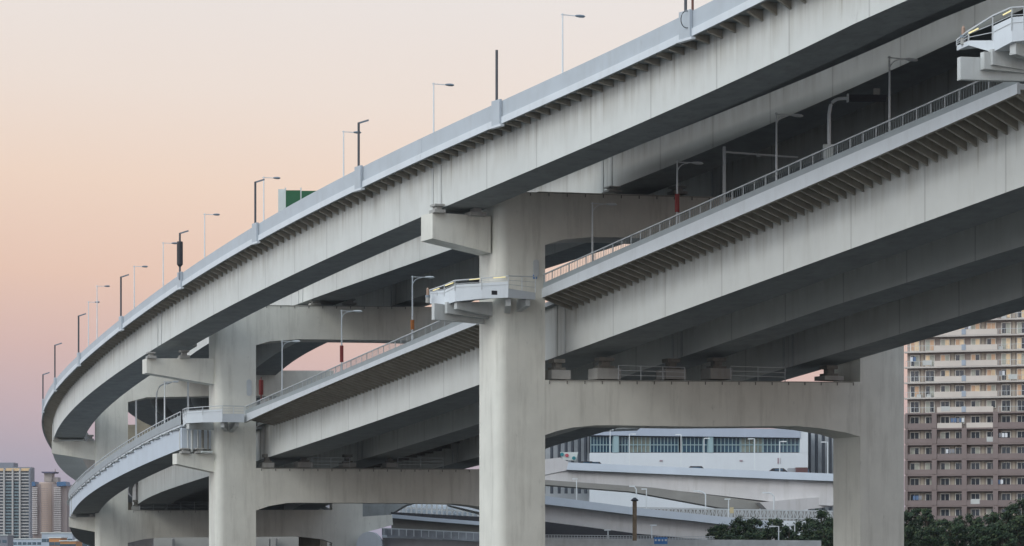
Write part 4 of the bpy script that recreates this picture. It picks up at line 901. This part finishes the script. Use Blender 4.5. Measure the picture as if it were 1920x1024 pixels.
BW = mat('tower_brown', (.42, .315, .26), .75, .08, .05); BL = mat('tower_blue_roof', (.05, .13, .26), .5); BS = mat('tower_balcony', (.60, .55, .53), .7, .1, .1); BV = mat('tower_violet', (.30, .24, .225), .8, .1, .1)
t = empty('apartment_tower', (X(93), YC, 0), 'brown tower with a rounded crown, blue roofs and a flat lantern on top', 'tower block', 'distant towers on the left')
bm = bmesh.new(); box(bm, (X(92), YC+14, Zy(908)/2), X(124)-X(60), 24, Zy(908)); link('body', bm, BV, t)
bm = bmesh.new(); tube(bm, [(X(86), YC+6, 0), (X(86), YC+6, Zy(906)), (X(86), YC+6, Zy(904))], [(X(103)-X(69))/2, (X(103)-X(69))/2, (X(101)-X(71))/2], 24); link('round_bay', bm, BW, t, smooth=False)
for x0, x1 in ((60, 66), (107, 124)):
    bm = bmesh.new(); prism(bm, [(x0, 904), (x1-1, 903), (x1+1, 911), (x0, 912)], lambda p: Vector((X(p[0]), YC-1, Zy(p[1]))), lambda p: Vector((X(p[0]), YC+14, Zy(p[1])))); link('blue_roof', bm, BL, t)
bm = bmesh.new(); box(bm, (X(88), YC+8, Zy(894)), X(95)-X(81), 10, Zy(886)-Zy(904)); box(bm, (X(97), YC+9, Zy(899)), X(106)-X(88), 9, Zy(895)-Zy(904)); link('lantern_base', bm, mat('lantern_beige', (.36, .31, .28), .7), t)
bm = bmesh.new(); prism(bm, [(76, 884.3), (102, 884.3), (100, 887), (79, 887)], lambda p: Vector((X(p[0]), YC+1, Zy(p[1]))), lambda p: Vector((X(p[0]), YC+16, Zy(p[1])))); link('lantern_roof', bm, mat('lantern_dark', (.09, .085, .14), .6), t)
bm = bmesh.new(); bar(bm, (X(99), YC+8, Zy(886)), (X(99), YC+8, Zy(879)), .5); link('antenna', bm, BV, t)
for k in range(25):
    zz_ = Zy(915+k*3.55)
    for x0, x1 in ((60.5, 70), (101, 114)):
        bm = bmesh.new(); box(bm, ((X(x0)+X(x1))/2, YC+1, zz_), X(x1)-X(x0), 3, .55); link('balcony_band', bm, BS, t)
    bm = bmesh.new(); box(bm, (X(85), YC+.2-5, zz_-.4), X(93)-X(78), 1.2, .25); link('bay_joint', bm, BV, t)
def low(name, label, x0, x1, y0, Y, m, extra=None):
    Xq = lambda p: (p-960)/FPX*Y; zt = CZ+(YH-y0)*Y/FPX; t = empty(name, (Xq((x0+x1)/2), Y, 0), label, 'building', 'low buildings at the lower left')
    bm = bmesh.new(); box(bm, (Xq((x0+x1)/2), Y+6, zt/2), Xq(x1)-Xq(x0), 12, zt); link('body', bm, m, t)
    bm = bmesh.new(); box(bm, (Xq((x0+x1)/2), Y+6, zt+.15), Xq(x1)-Xq(x0)+.6, 12.6, .3); link('roof_edge', bm, WHITE, t)
    n = max(2, int((x1-x0)/9))
    for j in range(n):
        bm = bmesh.new(); box(bm, (Xq(x0+(j+.5)*(x1-x0)/n), Y-.05, zt*.62), 1.6, .1, 1.1); link('window', bm, TG, t)
LW = mat('low_white', (.42, .48, .55), .7, .1, .1); LO = mat('low_orange', (.5, .24, .10), .7, .1, .1)
low('low_building', 'long pale low building under the grey tower', 14, 78, 1011, 1100, LW); low('low_building', 'pale blue-white block behind the orange building', 78, 136, 1000, 900, LW)
low('low_building', 'orange building, taller left part', 92, 113, 1009, 800, LO); low('low_building', 'orange building, lower right part', 113, 142, 1015, 790, LO)
low('low_building', 'pale low shed right of the orange building', 142, 176, 1013, 820, LW); low('low_building', 'grey low block at the left edge', -20, 14, 1004, 1000, TA)

# --- trees: tapered trunk, limbs, crown made of many leaf clumps
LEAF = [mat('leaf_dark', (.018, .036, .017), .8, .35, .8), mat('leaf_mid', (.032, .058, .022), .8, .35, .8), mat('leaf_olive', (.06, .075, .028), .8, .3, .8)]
BARK = mat('bark', (.07, .055, .04), .9, .2, 3)
def tree(x, Y, h, rad, seed, label, group, leaf=.2, n=4200, pointed=.3):
    rnd = random.Random(seed); t = empty('tree', (x, Y, 0), label, 'tree', group)
    bm = bmesh.new(); tube(bm, [(x, Y, -.3), (x+.1, Y, h*.3), (x-.05, Y, h*.6), (x, Y, h*.88)], [.26, .2, .13, .05], 8)
    cl = []
    for k in range(46):
        a = rnd.uniform(0, 6.28); hz = h*rnd.uniform(.25, .97); f = (hz/h-.25)/.75; rr = rad*rnd.uniform(.35, 1)*(1-pointed*f-.45*f**3)
        c = Vector((x+math.cos(a)*rr, Y+math.sin(a)*rr, hz)); cl.append((c, rad*rnd.uniform(.14, .34)*(1-.3*f)))
        if k % 4 == 0: tube(bm, [(x, Y, hz*.7), ((x+c.x)/2, (Y+c.y)/2, hz*.88), c], [.09, .06, .03], 5)
    link('trunk', bm, BARK, t); bm = bmesh.new()
    for k in range(n):
        c, cr_ = rnd.choice(cl); d = Vector((rnd.gauss(0, 1), rnd.gauss(0, 1), rnd.gauss(0, .8))).normalized()*cr_*abs(rnd.gauss(.75, .38))
        p = c+d; s_ = leaf*rnd.uniform(.5, 1.2); nrm = (d.normalized()+Vector((rnd.uniform(-.7, .7), rnd.uniform(-.7, .7), rnd.uniform(-.2, 1)))).normalized()
        a = nrm.orthogonal().normalized(); b = nrm.cross(a)
        f = bm.faces.new([bm.verts.new(p+a*s_*ca+b*s_*sa*.55) for ca, sa in ((1, 0), (0, 1), (-1, 0), (0, -1))])
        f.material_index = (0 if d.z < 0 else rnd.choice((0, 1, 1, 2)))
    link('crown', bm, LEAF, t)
tr = [(1700, 958, 372, 2.1), (1716, 952, 378, 1.9), (1738, 951, 374, 1.9), (1757, 977, 368, 2.0), (1780, 974, 374, 2.3), (1808, 964, 380, 2.5), (1832, 970, 370, 2.2), (1857, 961, 376, 2.4), (1885, 958, 370, 2.3), (1897, 946, 382, 2.0), (1917, 934, 374, 2.6), (1940, 945, 370, 2.4), (1700, 985, 345, 2.4), (1745, 990, 348, 2.6), (1795, 985, 350, 2.8), (1840, 986, 346, 2.6), (1880, 978, 344, 2.8), (1912, 970, 348, 2.6)]
side = ['beside the big column', 'second from the big column', 'third, twin peaks before the brown storeys', 'lowest crown of the back row', 'round crown before the second bay', 'broad crown mid row', 'olive crown right of mid row', 'dense crown under the fourth bay', 'crown next to the tall corner tree', 'slender tall crown near the corner', 'tallest crown at the right edge', 'cut by the right edge', 'front row, against the big column', 'front row, left', 'front row, centre left', 'front row, centre right', 'front row, right', 'front row, at the right edge']
for i, (px, y, Y, rd) in enumerate(tr):
    tree((px-960)/FPX*Y, Y, (YH-y)*Y/FPX+CZ, rd, 100+i, 'dark green tree below the apartment block, '+side[i], 'trees below the apartment block')
tr = [(1340, 990, 335, 1.3), (1352, 984, 338, 1.5), (1388, 970, 340, 1.5), (1412, 972, 342, 1.5), (1438, 990, 334, 1.6), (1455, 974, 344, 1.7), (1480, 986, 336, 1.6), (1510, 972, 345, 1.9), (1540, 957, 342, 2.0), (1562, 978, 338, 2.0), (1578, 968, 348, 2.0), (1545, 992, 326, 2.2), (1375, 996, 330, 1.8), (1410, 1000, 328, 1.8), (1595, 990, 332, 2.2), (1495, 1000, 327, 1.8)]
side = ['far left shrub-sized', 'low one at the left', 'slim one rising over the parapet', 'slim one beside it on the right', 'small one left of the lamp', 'olive round crown by the green lamp', 'small one between the two lamps', 'crown right of the boxed lamp', 'tallest of the group', 'beside the tallest on its right', 'tucked behind the inner column', 'front one under the tallest', 'front one at the left', 'front one under the slim pair', 'front one at the inner column', 'front one under the lamps']
for i, (px, y, Y, rd) in enumerate(tr):
    tree((px-960)/FPX*Y, Y, (YH-y)*Y/FPX+CZ, rd*1.4, 300+i, 'green tree under the background ramps, '+side[i], 'trees under the background ramps', leaf=.17, n=3800)
# ------------------------------------------------------------------ evening air
HZ = bpy.data.materials.new('haze'); HZ.use_nodes = True; hn = HZ.node_tree; hn.nodes.clear()
ho = hn.nodes.new('ShaderNodeOutputMaterial'); hv = hn.nodes.new('ShaderNodeVolumePrincipled'); hn.links.new(hv.outputs[0], ho.inputs['Volume'])
hv.inputs['Color'].default_value = (.86, .88, .95, 1); hv.inputs['Density'].default_value = .00005; hv.inputs['Anisotropy'].default_value = 0
bm = bmesh.new(); box(bm, (0, 1000, 69), 2400, 2600, 142)
tag(link('haze', bm, HZ), kind='stuff')
